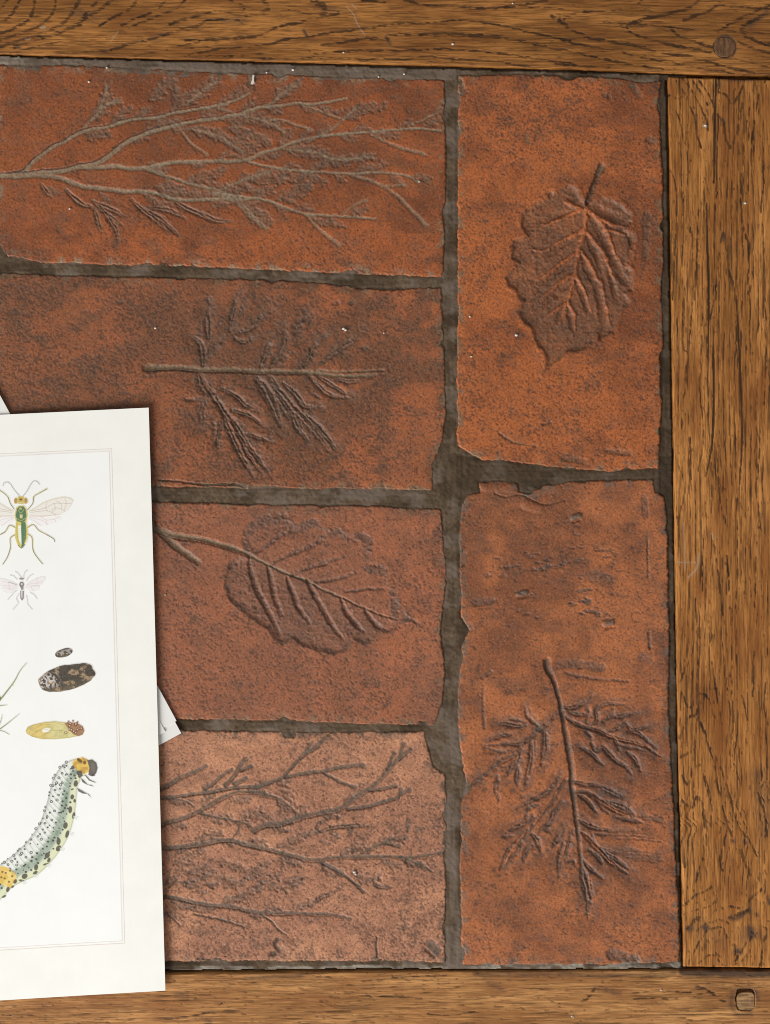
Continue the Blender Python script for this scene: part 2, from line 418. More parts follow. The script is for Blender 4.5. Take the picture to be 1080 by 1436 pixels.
# ---- reliefs ------------------------------------------------------
def relief1(F):
    a = lambda p: Z(0, 80, 6, p); b = lambda p: Z(160, 100, 6, p); c = lambda p: Z(320, 100, 6, p)
    d = lambda p: Z(300, 80, 3.0857, p); e = lambda p: Z(0, 230, 5.4, p); f = lambda p: Z(180, 230, 5.4, p)
    up = (-.25, -.97)
    U = a([(0, 1000), (110, 985), (200, 965), (270, 890), (360, 820), (440, 760), (540, 715), (640, 655), (760, 610), (900, 590)]) + b([(140, 410), (360, 390), (480, 355), (640, 330), (840, 295), (960, 265), (1060, 230)]) + c([(100, 225), (180, 190)])
    M = a([(0, 1000), (200, 990), (330, 975), (520, 960), (640, 930), (800, 900), (880, 860), (1000, 770)]) + b([(0, 670), (120, 590), (280, 520), (430, 480), (540, 450), (700, 420), (860, 400), (980, 375)]) + c([(100, 362), (180, 330), (300, 300), (440, 290), (600, 270), (700, 280), (860, 255), (1000, 230)])
    M2 = a([(640, 930), (850, 930)]) + b([(0, 800), (140, 820), (280, 810), (480, 770), (700, 765), (900, 755)]) + c([(0, 760), (170, 745), (280, 690), (420, 650), (540, 600), (660, 570), (800, 545), (960, 530)]) + d([(540, 335), (680, 325), (860, 310), (980, 320)])
    M3 = c([(170, 765), (300, 795), (480, 825), (700, 855)]) + d([(350, 490), (580, 505), (690, 500), (820, 510), (880, 540)])
    Lw = e([(100, 95), (300, 85), (420, 100), (540, 140), (640, 175), (760, 185), (930, 210)]) + f([(0, 210), (160, 215), (300, 250), (420, 275), (600, 270), (790, 265), (900, 260)]) + d([(0, 590), (60, 610), (200, 615), (330, 660), (400, 680), (560, 690), (700, 700)])
    M4 = b([(280, 815), (420, 860)]) + f([(130, 40), (240, 80), (360, 115), (440, 145), (560, 170), (640, 190)])
    twig(F, U, 3.6, 1.9, 1.5, .95, dark_edge=up); twig(F, M, 4.4, 2.0, 1.6, .95, dark_edge=up)
    twig(F, M2, 3.6, 1.9, 1.5, .95); twig(F, M3, 2.2, 1.8, 1.3, .9, knob=3); twig(F, Lw, 4.2, 1.9, 1.6, .9)
    twig(F, M4, 2.2, 2.4, 1.4, .9)
    for p, r in ((a([(700, 605), (760, 540), (830, 470), (900, 400), (1000, 370)]), 2.6), (a([(830, 470), (870, 360), (900, 250)]), 2.2),
                 (c([(100, 365), (200, 390), (300, 420), (400, 460), (470, 510)]), 2.2), (c([(300, 410), (440, 410), (560, 450), (700, 490)]), 2.4),
                 (c([(250, 310), (380, 260), (450, 190), (600, 100)]), 2.4), (c([(640, 285), (760, 330), (860, 370), (960, 410)]), 2.2),
                 (d([(850, 295), (910, 270), (960, 245)]), 2.2), (d([(680, 335), (760, 375), (830, 400), (910, 420)]), 3.0),
                 (d([(400, 370), (500, 320), (560, 270), (620, 215)]), 2.3), (d([(590, 510), (700, 545), (790, 600), (850, 660), (890, 695), (920, 730)]), 3.4),
                 (d([(740, 560), (830, 555)]), 2.4), (f([(650, 190), (780, 240)]), 2.2), (f([(640, 235), (700, 200), (800, 150), (960, 90), (1080, 60)]), 2.4),
                 (f([(790, 265), (880, 330), (960, 410), (1040, 490)]), 3.2), (d([(90, 615), (150, 680), (230, 740)]), 3.4), (d([(400, 685), (460, 750), (545, 815)]), 3.0),
                 (d([(560, 680), (610, 640), (660, 620)]), 2.6), (d([(300, 400), (420, 410), (520, 440), (600, 440), (690, 430)]), 2.2),
                 (b([(540, 450), (620, 580), (700, 650), (780, 700)]), 2.6), (b([(640, 480), (860, 540), (1000, 620), (1080, 680)]), 2.2),
                 (b([(600, 290), (700, 200), (800, 120), (880, 80)]), 2.2), (b([(860, 300), (980, 345), (1040, 370)]), 2.0)):
        twig(F, p, r * .8, r, 1.2, .62)
    for p in (e([(310, 150), (350, 210), (400, 250)]), e([(350, 180), (460, 240)]), e([(500, 190), (560, 260), (640, 310), (720, 330)]), e([(720, 340), (740, 430), (770, 520)]),
              e([(700, 270), (800, 380), (880, 500), (900, 620)]), e([(720, 290), (860, 350), (940, 400)]), e([(750, 340), (850, 410), (930, 470)]), e([(760, 220), (840, 290)]),
              f([(20, 270), (100, 340), (200, 420), (300, 520)]), f([(100, 330), (250, 420), (400, 560)]), f([(150, 330), (300, 350), (440, 420)]), f([(200, 300), (350, 360)]),
              f([(330, 270), (450, 340), (560, 390), (640, 440)]), f([(540, 360), (640, 420), (790, 440)])):
        thick(F, p, 5.2, 1.3, .75)
    for p, g_, l_, st in ((U, 30, 34, .35), (M, 34, 34, .4), (M2, 26, 32, .3), (Lw, 26, 34, .3), (M3, 24, 26, .1), (M4, 24, 24, .2)):
        sprays(F, p, g_, l_, st)
    for p in (a([(760, 540), (830, 470), (900, 400), (1000, 370)]), a([(830, 470), (870, 360), (900, 250)]), b([(300, 250), (360, 200), (420, 120), (500, 60)]), b([(500, 300), (540, 200), (480, 120)]),
              b([(600, 290), (700, 200), (800, 120), (880, 80)]), b([(640, 480), (860, 540), (1000, 620), (1080, 680)]), c([(0, 560), (120, 600), (240, 640)]), c([(0, 480), (200, 540), (340, 600)]),
              c([(100, 365), (250, 400), (400, 460), (470, 510)]), c([(380, 260), (450, 190), (600, 100)]), c([(560, 650), (700, 690), (900, 760), (1000, 770)]),
              d([(560, 270), (640, 230), (740, 215)]), d([(300, 400), (420, 410), (520, 440), (690, 430)]), d([(160, 540), (300, 520), (420, 560)]), d([(270, 620), (330, 600), (400, 560), (440, 520)]),
              f([(800, 150), (960, 90), (1080, 60)]), f([(700, 210), (820, 170), (1000, 200)]), f([(450, 130), (600, 90), (720, 60)]), f([(200, 180), (350, 200), (560, 240)]),
              f([(850, 300), (960, 340), (1060, 420)]), d([(130, 650), (190, 700), (240, 715)])):
        frond(F, p, 21, .40, 0, 1.1, .62, 0, .5)

def relief4(F):
    g = lambda p: Z(225, 1030, 5.4, p); h = lambda p: Z(400, 1030, 4.5, p); i = lambda p: Z(225, 1180, 5.4, p); j = lambda p: Z(400, 1180, 4.5, p)
    dn = (.15, .98)
    for p, r0, r1, k in (
        (g([(-60, 490), (0, 480), (100, 470), (250, 450), (400, 430), (520, 405), (650, 395), (740, 395), (850, 355), (960, 310)]) + h([(0, 270), (120, 245), (240, 230), (340, 210), (430, 195), (490, 195)]), 2.4, 3.4, 5),
        (h([(240, 240), (310, 280), (380, 310), (440, 332)]), 2.0, 3.2, 3.6),
        (g([(930, 320), (1010, 230), (1060, 170)]) + h([(60, 190), (120, 120), (160, 60)]), 2.4, 3.0, 0), (h([(100, 140), (200, 70), (270, 5)]), 3.2, 2.4, 0),
        (g([(-60, 710), (0, 690), (60, 660), (200, 620), (320, 560), (440, 490), (560, 440), (640, 430), (750, 440), (860, 470), (940, 510), (1030, 590)]), 3.6, 1.8, 3),
        (g([(60, 490), (180, 500), (260, 550)]), 1.6, 1.2, 0), (g([(280, 595), (440, 630), (600, 660), (700, 700)]), 1.6, 1.4, 0),
        (g([(340, 410), (420, 350), (480, 300), (545, 265)]), 2.6, 2.6, 0), (g([(490, 385), (560, 310), (620, 210), (650, 185)]), 3.2, 3.6, 4), (g([(560, 370), (650, 330)]), 4, 4, 0), (g([(600, 270), (690, 240)]), 2.4, 3, 3.4),
        (g([(-40, 430), (70, 375), (160, 320), (240, 290), (350, 240)]), 3.4, 3.0, 0),
        (g([(-60, 868), (0, 860), (130, 850), (300, 830), (420, 805), (540, 800), (640, 830), (740, 850), (840, 875)]) + i([(900, 80), (1000, 105), (1080, 130)]) + j([(100, 110), (210, 115), (300, 102), (450, 95), (560, 95), (680, 95), (780, 100), (900, 85), (990, 70)]), 3.4, 2.4, 0),
        (j([(760, 110), (860, 150), (930, 190)]), 1.6, 1.4, 0), (j([(220, 125), (300, 165), (380, 215), (440, 265), (495, 315)]), 2.6, 2.2, 3),
        (j([(480, 75), (560, 35), (630, 5)]) + h([(690, 650)]), 2.0, 2.0, 0), (h([(630, 680), (720, 705)]), 2.4, 3.2, 3.4),
        (g([(540, 800), (590, 730), (600, 690)]), 1.6, 2.0, 0),
        (g([(710, 725), (790, 685), (900, 675), (1000, 650)]) + h([(0, 550), (80, 525), (200, 495), (330, 470), (400, 430), (480, 370), (560, 320), (620, 260), (670, 200), (720, 140), (750, 60)]), 4.2, 3.0, 4.6),
        (h([(640, 215), (670, 160), (690, 115)]), 2.4, 3, 3.4), (h([(720, 150), (770, 110), (795, 90)]), 3.0, 2.4, 3),
        (h([(390, 468), (500, 455), (600, 430), (700, 400), (740, 370), (785, 352)]), 2.6, 3.2, 4.2), (h([(720, 390), (735, 345)]), 3, 3, 3),
        (h([(530, 350), (620, 340), (700, 322)]), 2.4, 3.2, 3.8),
        (i([(-60, 400), (0, 410), (100, 425), (250, 455), (400, 480), (550, 495), (700, 530), (850, 542), (1000, 545)]) + j([(0, 450), (160, 455), (280, 460), (360, 475), (415, 485)]), 3.2, 2.2, 0),
        (i([(750, 540), (830, 600), (900, 670), (960, 710)]), 1.6, 1.4, 0), (i([(60, 425), (160, 445), (240, 500)]), 2.2, 1.4, 0), (i([(250, 550), (400, 580), (520, 610), (640, 650)]), 1.6, 1.6, 0), (i([(-40, 530), (80, 570), (150, 640)]), 1.8, 1.2, 0)):
        twig(F, p, r0, r1, 1.5, .85, knob=k, dark_edge=dn if r0 > 2.3 else None)
    for p, r in ((h([(195, 620), (220, 560), (280, 530)]), 4), (h([(200, 620), (290, 590), (380, 580), (460, 575), (530, 580)]), 5), (h([(280, 610), (350, 655)]), 4.5), (h([(400, 600), (430, 610)]), 4),
                 (i([(170, 330), (280, 290), (380, 250), (420, 210)]), 3.4), (i([(550, 460), (650, 400), (740, 350), (800, 290)]), 3), (j([(170, 400), (230, 350), (280, 330), (360, 290)]), 4.6),
                 (j([(560, 270), (600, 285), (680, 290)]), 5), (j([(0, 260), (60, 250), (140, 220)]), 5), (i([(640, 270), (710, 290)]), 4), (i([(970, 300), (1050, 270)]), 5), (h([(780, 540), (770, 610)]), 6), (h([(820, 610), (890, 590)]), 4.5),
                 (h([(220, 670), (280, 690)]), 4), (j([(750, 530), (745, 560)]), 5), (i([(480, 345), (510, 350)]), 3), (i([(320, 385), (350, 390)]), 3.4)):
        thick(F, p, r, 1.2, .85)
    for p in (g([(280, 595), (440, 630), (600, 660), (700, 700)]), g([(600, 640), (700, 600), (790, 560)]), g([(700, 640), (860, 630)]), h([(20, 690), (100, 650), (190, 610)]), i([(20, 330), (180, 200), (300, 120)]),
              i([(170, 330), (280, 290), (420, 210)]), i([(420, 270), (560, 330), (620, 340)]), i([(550, 460), (650, 400), (740, 350), (800, 290)]), i([(650, 260), (760, 250), (900, 270)]), i([(800, 340), (960, 360), (1050, 300)]),
              i([(440, 150), (540, 180), (700, 230)]), g([(860, 875), (960, 820), (1060, 790)]), g([(900, 420), (1000, 500), (1080, 560)]), h([(480, 755), (630, 670), (760, 660)]), j([(420, 200), (520, 250), (600, 230)]), i([(100, 180), (200, 140), (320, 60)])):
        frond(F, p, 12, .22, 0, .9, .5, 0)
    for p, g_, l_ in ((g([(0, 480), (250, 450), (520, 405), (740, 395), (960, 310)]), 46, 26), (g([(0, 690), (200, 620), (440, 490), (640, 430), (860, 470), (1030, 590)]), 40, 30), (g([(0, 860), (300, 830), (540, 800), (740, 850)]) + i([(1000, 105)]) + j([(210, 115), (450, 95), (780, 100)]), 40, 34),
                     (g([(790, 685), (1000, 650)]) + h([(200, 495), (400, 430), (560, 320)]), 44, 24), (i([(0, 410), (250, 455), (550, 495), (850, 542)]) + j([(160, 455)]), 30, 34), (i([(0, 340), (200, 220), (420, 150)]), 26, 26), (i([(300, 330), (560, 270), (800, 230)]), 28, 26)):
        sprays(F, p, g_, l_, .05, .97, .55)
    F.stroke('pit', j([(578, 610), (575, 660), (582, 730)]), 1.6, .9, 'flat'); F.stroke('gr', j([(578, 610), (575, 660), (582, 730)]), 1.8, 1.4)
    for p, r in ((i([(885, 745), (870, 780), (895, 820)]), 4.0), (i([(850, 850), (865, 850)]), 4.5)):
        F.stroke('pit', p, r, .8, 'flat'); F.stroke('gr', p, r, 1.6)
    F.stroke('rim', i([(960, 770), (985, 800)]), 8, .9); F.stroke('gr', j([(890, 680), (940, 730)]), 2.6, 2.2); F.stroke('res', j([(920, 650), (955, 690)]), 8, .9, 'flat'); F.stroke('gr', j([(920, 650), (955, 690)]), 9, 1.6)
    F.stroke('pit', h([(10, 0), (50, 5)]), 4, .9, 'flat'); F.stroke('gr', h([(10, 0), (50, 5)]), 5, 3)

def relief2(F):
    k = lambda p: Z(180, 400, 5.4, p); l = lambda p: Z(360, 430, 5.4, p); n = lambda p: Z(240, 510, 5.4, p); o = lambda p: Z(360, 500, 5.4, p)
    stem = k([(135, 628), (250, 625), (400, 625), (600, 640), (800, 640)]) + l([(0, 490), (200, 490), (420, 500), (640, 525), (900, 520)])
    for p, r, dd in (
        (k([(565, 610), (565, 520), (545, 440), (470, 370)]), 6, 1.6), (k([(590, 570), (620, 500), (690, 430), (760, 370)]), 5, 1.4), (k([(610, 410), (600, 300), (605, 190)]), 6.5, 1.8), (k([(545, 380), (545, 250)]), 2.4, .8),
        (k([(600, 110), (640, 115)]), 5.5, 1.2), (k([(690, 310), (700, 240)]), 4, 1.0), (k([(770, 350), (785, 240), (810, 150), (830, 60)]), 5, 1.5), (k([(830, 360), (930, 320), (980, 260), (1060, 200)]), 7, 2.0), (k([(805, 400), (870, 430), (950, 390)]), 4, 1.2), (k([(850, 220), (905, 110)]), 5, 1.4), (k([(660, 520), (690, 440)]), 5, 1.3),
        (l([(30, 470), (80, 350), (110, 250)]), 6.5, 1.6), (l([(110, 460), (180, 360), (220, 260), (200, 150)]), 7, 1.4), (l([(290, 200), (330, 120), (370, 80)]), 6.5, 1.3), (l([(390, 170), (435, 60)]), 4, 1.5), (l([(200, 420), (240, 370)]), 3.4, 1.2), (l([(230, 340), (300, 350)]), 3, 1.0),
        (l([(330, 465), (400, 390), (430, 310), (480, 230)]), 6, 1.7), (l([(480, 430), (560, 370), (640, 310), (720, 260), (775, 205)]), 6, 1.7), (l([(600, 360), (690, 340)]), 4, 1.0), (l([(490, 230), (560, 210)]), 4, .8), (l([(800, 315), (850, 325)]), 4, 1.4),
        (n([(215, 60), (280, 180), (340, 270), (420, 390), (500, 480), (580, 620), (660, 720), (740, 830)]), 6, 2.0), (n([(400, 390), (430, 480), (490, 620), (560, 750), (620, 850)]), 5.5, 2.2), (n([(480, 480), (540, 600), (600, 720), (700, 840)]), 4, 1.8), (n([(205, 70), (225, 160), (300, 260)]), 7, 1.5),
        (n([(110, 270), (180, 275), (240, 255)]), 3.2, 1.5), (n([(250, 280), (230, 370), (232, 480)]), 6.5, 1.4), (n([(320, 420), (330, 500), (320, 600)]), 2.6, 1.2), (n([(390, 440), (355, 560), (350, 650)]), 4, 1.5), (n([(380, 190), (480, 240), (560, 310), (670, 370)]), 5, 1.5), (n([(460, 350), (600, 400), (700, 480)]), 5, 1.3), (n([(520, 440), (545, 500)]), 4, 1.2), (n([(560, 530), (660, 560), (745, 585)]), 4, 1.3), (n([(600, 590), (700, 640)]), 3.5, 1.1),
        (n([(650, 120), (720, 210), (780, 330), (825, 470)]), 10, 2.6), (n([(760, 150), (880, 280), (960, 420), (985, 540)]), 7, 1.6), (o([(100, 150), (200, 300), (300, 420), (400, 520), (480, 620), (540, 715)]), 8.5, 1.8), (o([(350, 430), (460, 530), (560, 650), (605, 725)]), 6, 1.6), (o([(200, 200), (300, 290), (360, 370), (490, 385)]), 5, 1.4), (o([(270, 450), (310, 540), (390, 640)]), 6, 1.6), (o([(150, 300), (230, 420), (260, 480)]), 9, 1.4),
        (o([(400, 150), (480, 230), (560, 290), (710, 315)]), 6, 2.0), (o([(450, 140), (560, 210), (680, 290)]), 5, 1.3), (o([(415, 270), (490, 330)]), 3, 1.6), (o([(560, 170), (700, 190), (800, 180)]), 5, 1.0)):
        thick(F, p, r, dd, .9)
        if len(p) > 2: F.stroke('web', p, r * 2.5, .85, 'soft')
    twig(F, stem, 4.0, 2.6, 2.4, .9, dark_edge=(.1, .95)); F.stroke('gr', k([(135, 628), (160, 628)]), 6, 3.2); F.stroke('res', k([(140, 628), (180, 628)]), 5.5, .9, 'flat')
    F.stroke('gr', l([(450, 480), (600, 495), (780, 490), (960, 480)]), 2.2, 1.6); F.stroke('res', l([(450, 480), (600, 495), (780, 490), (960, 480)]), 2, .6, 'flat')
    for p in (n([(420, 400), (520, 560), (650, 760)]), o([(120, 200), (260, 370), (420, 560)]), o([(330, 400), (470, 560), (570, 690)]), n([(690, 150), (760, 290), (810, 420)]), o([(430, 170), (560, 270), (660, 300)]), n([(250, 100), (330, 240), (400, 370)]), k([(600, 250), (606, 360)]), k([(850, 350), (960, 290)])):
        F.stroke('ridge', p, 1.5, .9)
    ck = [(222, 673), (258, 676), (284, 680), (325, 679), (345, 683)]
    F.stroke('gr', ck, 1.8, 2.4); F.stroke('pit', ck, 1.2, .8, 'flat')
    for x, y in ((471, 425), (493, 424), (512, 488), (168, 423)): F.stroke('gr', [(x - 2, y), (x + 2, y)], 4, 1.6, smooth=False); F.stroke('pat', [(x - 2, y), (x + 2, y)], 4, .9, 'flat', smooth=False)

def leaf_poly(F, poly, depth, edge=5, patina=.8, grad=None, soft=False):
    x0 = min(p[0] for p in poly) - 8; x1 = max(p[0] for p in poly) + 8; y0 = min(p[1] for p in poly) - 8; y1 = max(p[1] for p in poly) + 8
    i0 = max(0, int((x0 - F.x0) / F.g)); i1 = int((x1 - F.x0) / F.g); j0 = max(0, int((y0 - F.y0) / F.g)); j1 = int((y1 - F.y0) / F.g)
    sl = (slice(j0, j1), slice(i0, i1))
    sd = poly_sdf(poly, F.WX[sl], F.WY[sl])
    k = np.ones(sd.shape)
    if grad is not None: k = grad(F.X[sl], F.Y[sl])
    F.L('gr')[sl] = np.maximum(F.L('gr')[sl], depth * k * sst(-.5, edge, sd))
    F.L('pat')[sl] = np.maximum(F.L('pat')[sl], patina * np.clip(k, .35, 1) * sst(-.6, 1.6, sd))
    return sl, sd

def relief3(F):
    p = lambda q: Z(300, 710, 6.75, q); q_ = lambda q: Z(430, 720, 6, q); r4 = lambda q: Z(210, 690, 2.4545, q)
    outline = p([(345, 440), (300, 370), (280, 300), (285, 240), (340, 175), (430, 120), (520, 95), (560, 120), (600, 85), (650, 65), (695, 95), (760, 150), (840, 170), (920, 125), (980, 165)]) + \
        q_([(130, 110), (200, 130), (300, 110), (345, 170), (470, 150), (545, 210), (560, 310), (550, 390), (660, 430), (690, 520), (700, 600), (760, 650), (790, 730), (800, 800), (870, 850), (965, 930), (880, 910), (800, 940), (780, 980), (700, 1018), (640, 1000), (600, 1030), (550, 1100), (490, 1122), (400, 1075), (370, 1140), (300, 1180), (220, 1195), (100, 1170), (0, 1135)]) + \
        p([(860, 1355), (740, 1262), (700, 1300), (655, 1325), (560, 1262), (500, 1172), (400, 1110), (300, 1030), (200, 950), (125, 865), (98, 760), (95, 660), (130, 530), (230, 465), (320, 480)])
    grad = lambda X, Y: .38 + .62 * sst(-35, 35, (Y - 778) - .53 * (X - 352) + 4)
    sl, sd = leaf_poly(F, outline, 2.6, 7, .62, grad)
    # darker mottled margin of the print
    F.L('pat')[sl] = np.maximum(F.L('pat')[sl], .95 * sst(-.5, 1.5, sd) * (1 - sst(5, 20, sd)) * sst(.35, .6, vn(F.X[sl] / 16, F.Y[sl] / 16, 4)))
    mid = p([(330, 460), (520, 560), (700, 640), (860, 700)]) + q_([(60, 600), (180, 660), (300, 710), (420, 770), (500, 800), (640, 860), (760, 890)])
    veins = [(p([(330, 480), (350, 620), (410, 800), (480, 930), (560, 1080), (620, 1220)]), 4.6), (p([(510, 570), (540, 700), (580, 880), (640, 1040)]), 4.2), (p([(690, 670), (740, 800), (800, 960), (900, 1100)]), 4.2), (q_([(0, 560), (40, 640), (120, 780), (200, 920), (300, 1050)]), 4.4), (q_([(290, 720), (340, 840), (420, 940), (480, 1000)]), 4.2), (q_([(490, 810), (570, 920), (660, 990)]), 4)]
    for v, r in veins: F.stroke('vein', v, [2.2, r, r, r * .7], [1.6, 2.1, 1.9, .9]); F.stroke('pat', v, [1.8, r * .8, r * .8, r * .6], .95, 'flat')
    for v, r in ((p([(530, 560), (680, 470), (860, 400), (1020, 320)]) + q_([(120, 210), (280, 130)]), 4.2), (p([(740, 650), (900, 580), (1060, 545)]) + q_([(150, 410), (320, 370)]), 3.4), (p([(400, 440), (500, 370), (620, 280), (780, 220)]), 4.2), (q_([(70, 580), (250, 550), (420, 500)]), 3), (q_([(330, 660), (500, 640), (650, 630)]), 2.6)):
        F.stroke('vein', v, [2, r, r, r * .6], [1.2, 1.3, 1.2, .5]); F.stroke('pat', v, [2, r, r, r * .6], .95, 'flat')
    for pt, r in ((p([(330, 250), (380, 180), (500, 120)]), 8), (p([(320, 400), (300, 320)]), 6), (p([(610, 110), (660, 90)]), 6), (p([(850, 190), (950, 160)]), 8), (q_([(460, 190), (530, 230)]), 7), (q_([(470, 300), (540, 300)]), 4), (q_([(520, 470), (650, 480)]), 7), (q_([(720, 670), (730, 680)]), 6), (q_([(740, 750), (745, 860)]), 7), (q_([(880, 890), (950, 930)]), 3)):
        F.stroke('pat', pt, r, .9, 'flat'); F.stroke('gr', pt, r, 1.3)
    F.stroke('gr', mid, [3, 2.6, 2.2, 1.6], [3.2, 3.4, 3.2, 2.6]); F.stroke('res', mid, [2.6, 2.2, 1.4, 1.0], [.95, .8, .5, .3], 'flat')
    F.stroke('pit', [(x + .3, y + 1.8) for x, y in mid[1:]], .8, .7, 'flat')  # shade under the midrib's lower edge put into the colour
    pet = r4([(-30, 105), (20, 128), (90, 150), (190, 165), (290, 195), (350, 218)])
    twig(F, pet, 5, 2.8, 2.6, .95, dark_edge=(.2, .97)); twig(F, r4([(-10, 95), (30, 130), (90, 185), (165, 240)]), 5, 4.6, 2.6, .8, dark_edge=(-.6, .75))

def relief5(F):
    s = lambda q: Z(700, 220, 5.143, q); v = lambda q: Z(700, 370, 5.143, q)
    outline = s([(625, 330), (600, 310), (570, 240), (540, 200), (480, 200), (430, 230), (400, 255), (370, 238), (335, 262), (345, 295), (260, 330), (190, 370), (155, 440), (160, 510), (195, 572), (130, 588), (95, 590), (90, 680), (82, 740), (135, 762), (100, 800), (50, 860)]) + \
        v([(38, 100), (60, 150), (110, 190), (130, 240), (178, 275), (138, 340), (170, 410), (240, 470), (260, 570), (330, 650), (345, 700), (320, 795), (390, 730), (450, 690), (490, 640), (590, 630), (645, 600), (685, 560), (705, 500), (730, 555), (830, 490), (860, 400), (890, 340), (955, 280), (915, 210), (972, 205), (970, 120), (962, 60)]) + \
        s([(960, 830), (930, 790), (950, 700), (985, 600), (975, 560), (915, 520), (965, 470), (950, 410), (900, 350), (820, 300), (740, 288), (680, 322)])
    sl, sd = leaf_poly(F, outline, 3.2, 4.5, .7)
    troughs = [(s([(660, 420), (720, 520), (780, 640), (850, 780), (900, 880)]), 7), (s([(640, 580), (700, 700), (740, 820)]), 5.5), (s([(600, 720), (650, 830), (700, 920)]), 6), (v([(560, 120), (620, 260), (645, 350)]), 6), (v([(690, 100), (740, 300), (760, 470)]), 7), (v([(510, 320), (530, 480)]), 5), (s([(580, 560), (440, 640), (340, 720)]), 6), (s([(560, 730), (440, 810), (330, 900)]), 6), (v([(530, 120), (430, 190), (330, 280)]), 6), (s([(560, 400), (430, 420), (280, 470)]), 6), (v([(470, 320), (420, 420)]), 6), (s([(930, 560), (960, 620), (940, 760)]), 5), (s([(700, 360), (800, 420), (900, 440)]), 8), (v([(850, 40), (930, 150)]), 6), (v([(800, 60), (850, 260)]), 5)]
    for p, r in troughs: F.stroke('vein', p, [r * .6, r, r, r * .6], [.8, 1.7, 1.7, .6])
    ridges = [s([(630, 350), (620, 520), (570, 690), (550, 850)]) + v([(520, 180), (490, 290), (440, 440)]), s([(600, 380), (520, 410), (460, 440), (330, 490)]), s([(610, 530), (520, 570), (420, 620), (330, 670), (200, 665)]), s([(570, 690), (470, 750), (380, 820), (270, 890)]), v([(545, 75), (450, 130), (380, 190), (310, 240)]), v([(480, 290), (400, 340), (340, 380)]),
              s([(650, 390), (740, 470), (800, 590), (850, 720), (920, 800)]), s([(630, 540), (700, 620), (760, 700), (830, 880)]) + v([(835, 110)]), s([(600, 680), (650, 760), (720, 900)]) + v([(735, 120), (765, 280), (800, 440)]), v([(550, 80), (620, 200), (660, 340)]), v([(500, 280), (540, 360), (555, 480)]), s([(760, 520), (850, 545), (910, 565)]), s([(700, 420), (800, 480), (900, 500)]), s([(480, 320), (560, 360), (600, 380)])]
    for p in ridges:
        F.stroke('ridge', p, [3.2, 3.0, 2.5, 1.7], [1.8, 1.7, 1.4, .8]); F.stroke('clean', p, [3.0, 2.6, 2.1, 1.4], [1, 1, .9, .6], 'flat')
    # raised rim of squeezed clay around the print
    F.L('rim')[sl] = np.maximum(F.L('rim')[sl], .8 * np.exp(-((sd + 3) / 2.4) ** 2) * sst(.3, .6, vn(F.X[sl] / 9, F.Y[sl] / 9, 9)))
    pet = s([(745, 65), (720, 120), (690, 190), (660, 270), (635, 340)])
    F.stroke('gr', pet, [5.4, 5, 4.4, 3.6], 5.0); F.stroke('pat', pet, [5.2, 5, 4.4, 4], 1.0, 'flat'); F.stroke('res', s([(735, 80), (715, 130)]), [4.2, 3.2], .8, 'flat'); F.stroke('pit', s([(690, 170), (650, 280), (620, 360)]), [2, 2.6, 2], .55, 'flat')
    ck = [(694, 604), (706, 612), (724, 621), (752, 627)]; F.stroke('gr', ck, [1.2, 2.4, 1.8, .8], .9); F.stroke('pat', ck, [1.2, 3, 2, .8], .8, 'flat')
    for p, r in (([(645, 113), (650, 130)], 5), ([(887, 120), (897, 135)], 5), ([(850, 632), (882, 636)], 5), ([(760, 596), (772, 593)], 2.4), ([(790, 640), (820, 648)], 6), ([(910, 196), (914, 200)], 5), ([(848, 132), (854, 136)], 4), ([(908, 300), (906, 360)], 6)):
        F.stroke('gr', p, r, 1.4); F.stroke('pat', p, r, .75, 'flat')
    F.stroke('res', [(739, 187), (741, 201)], 1.8, .8, 'flat')

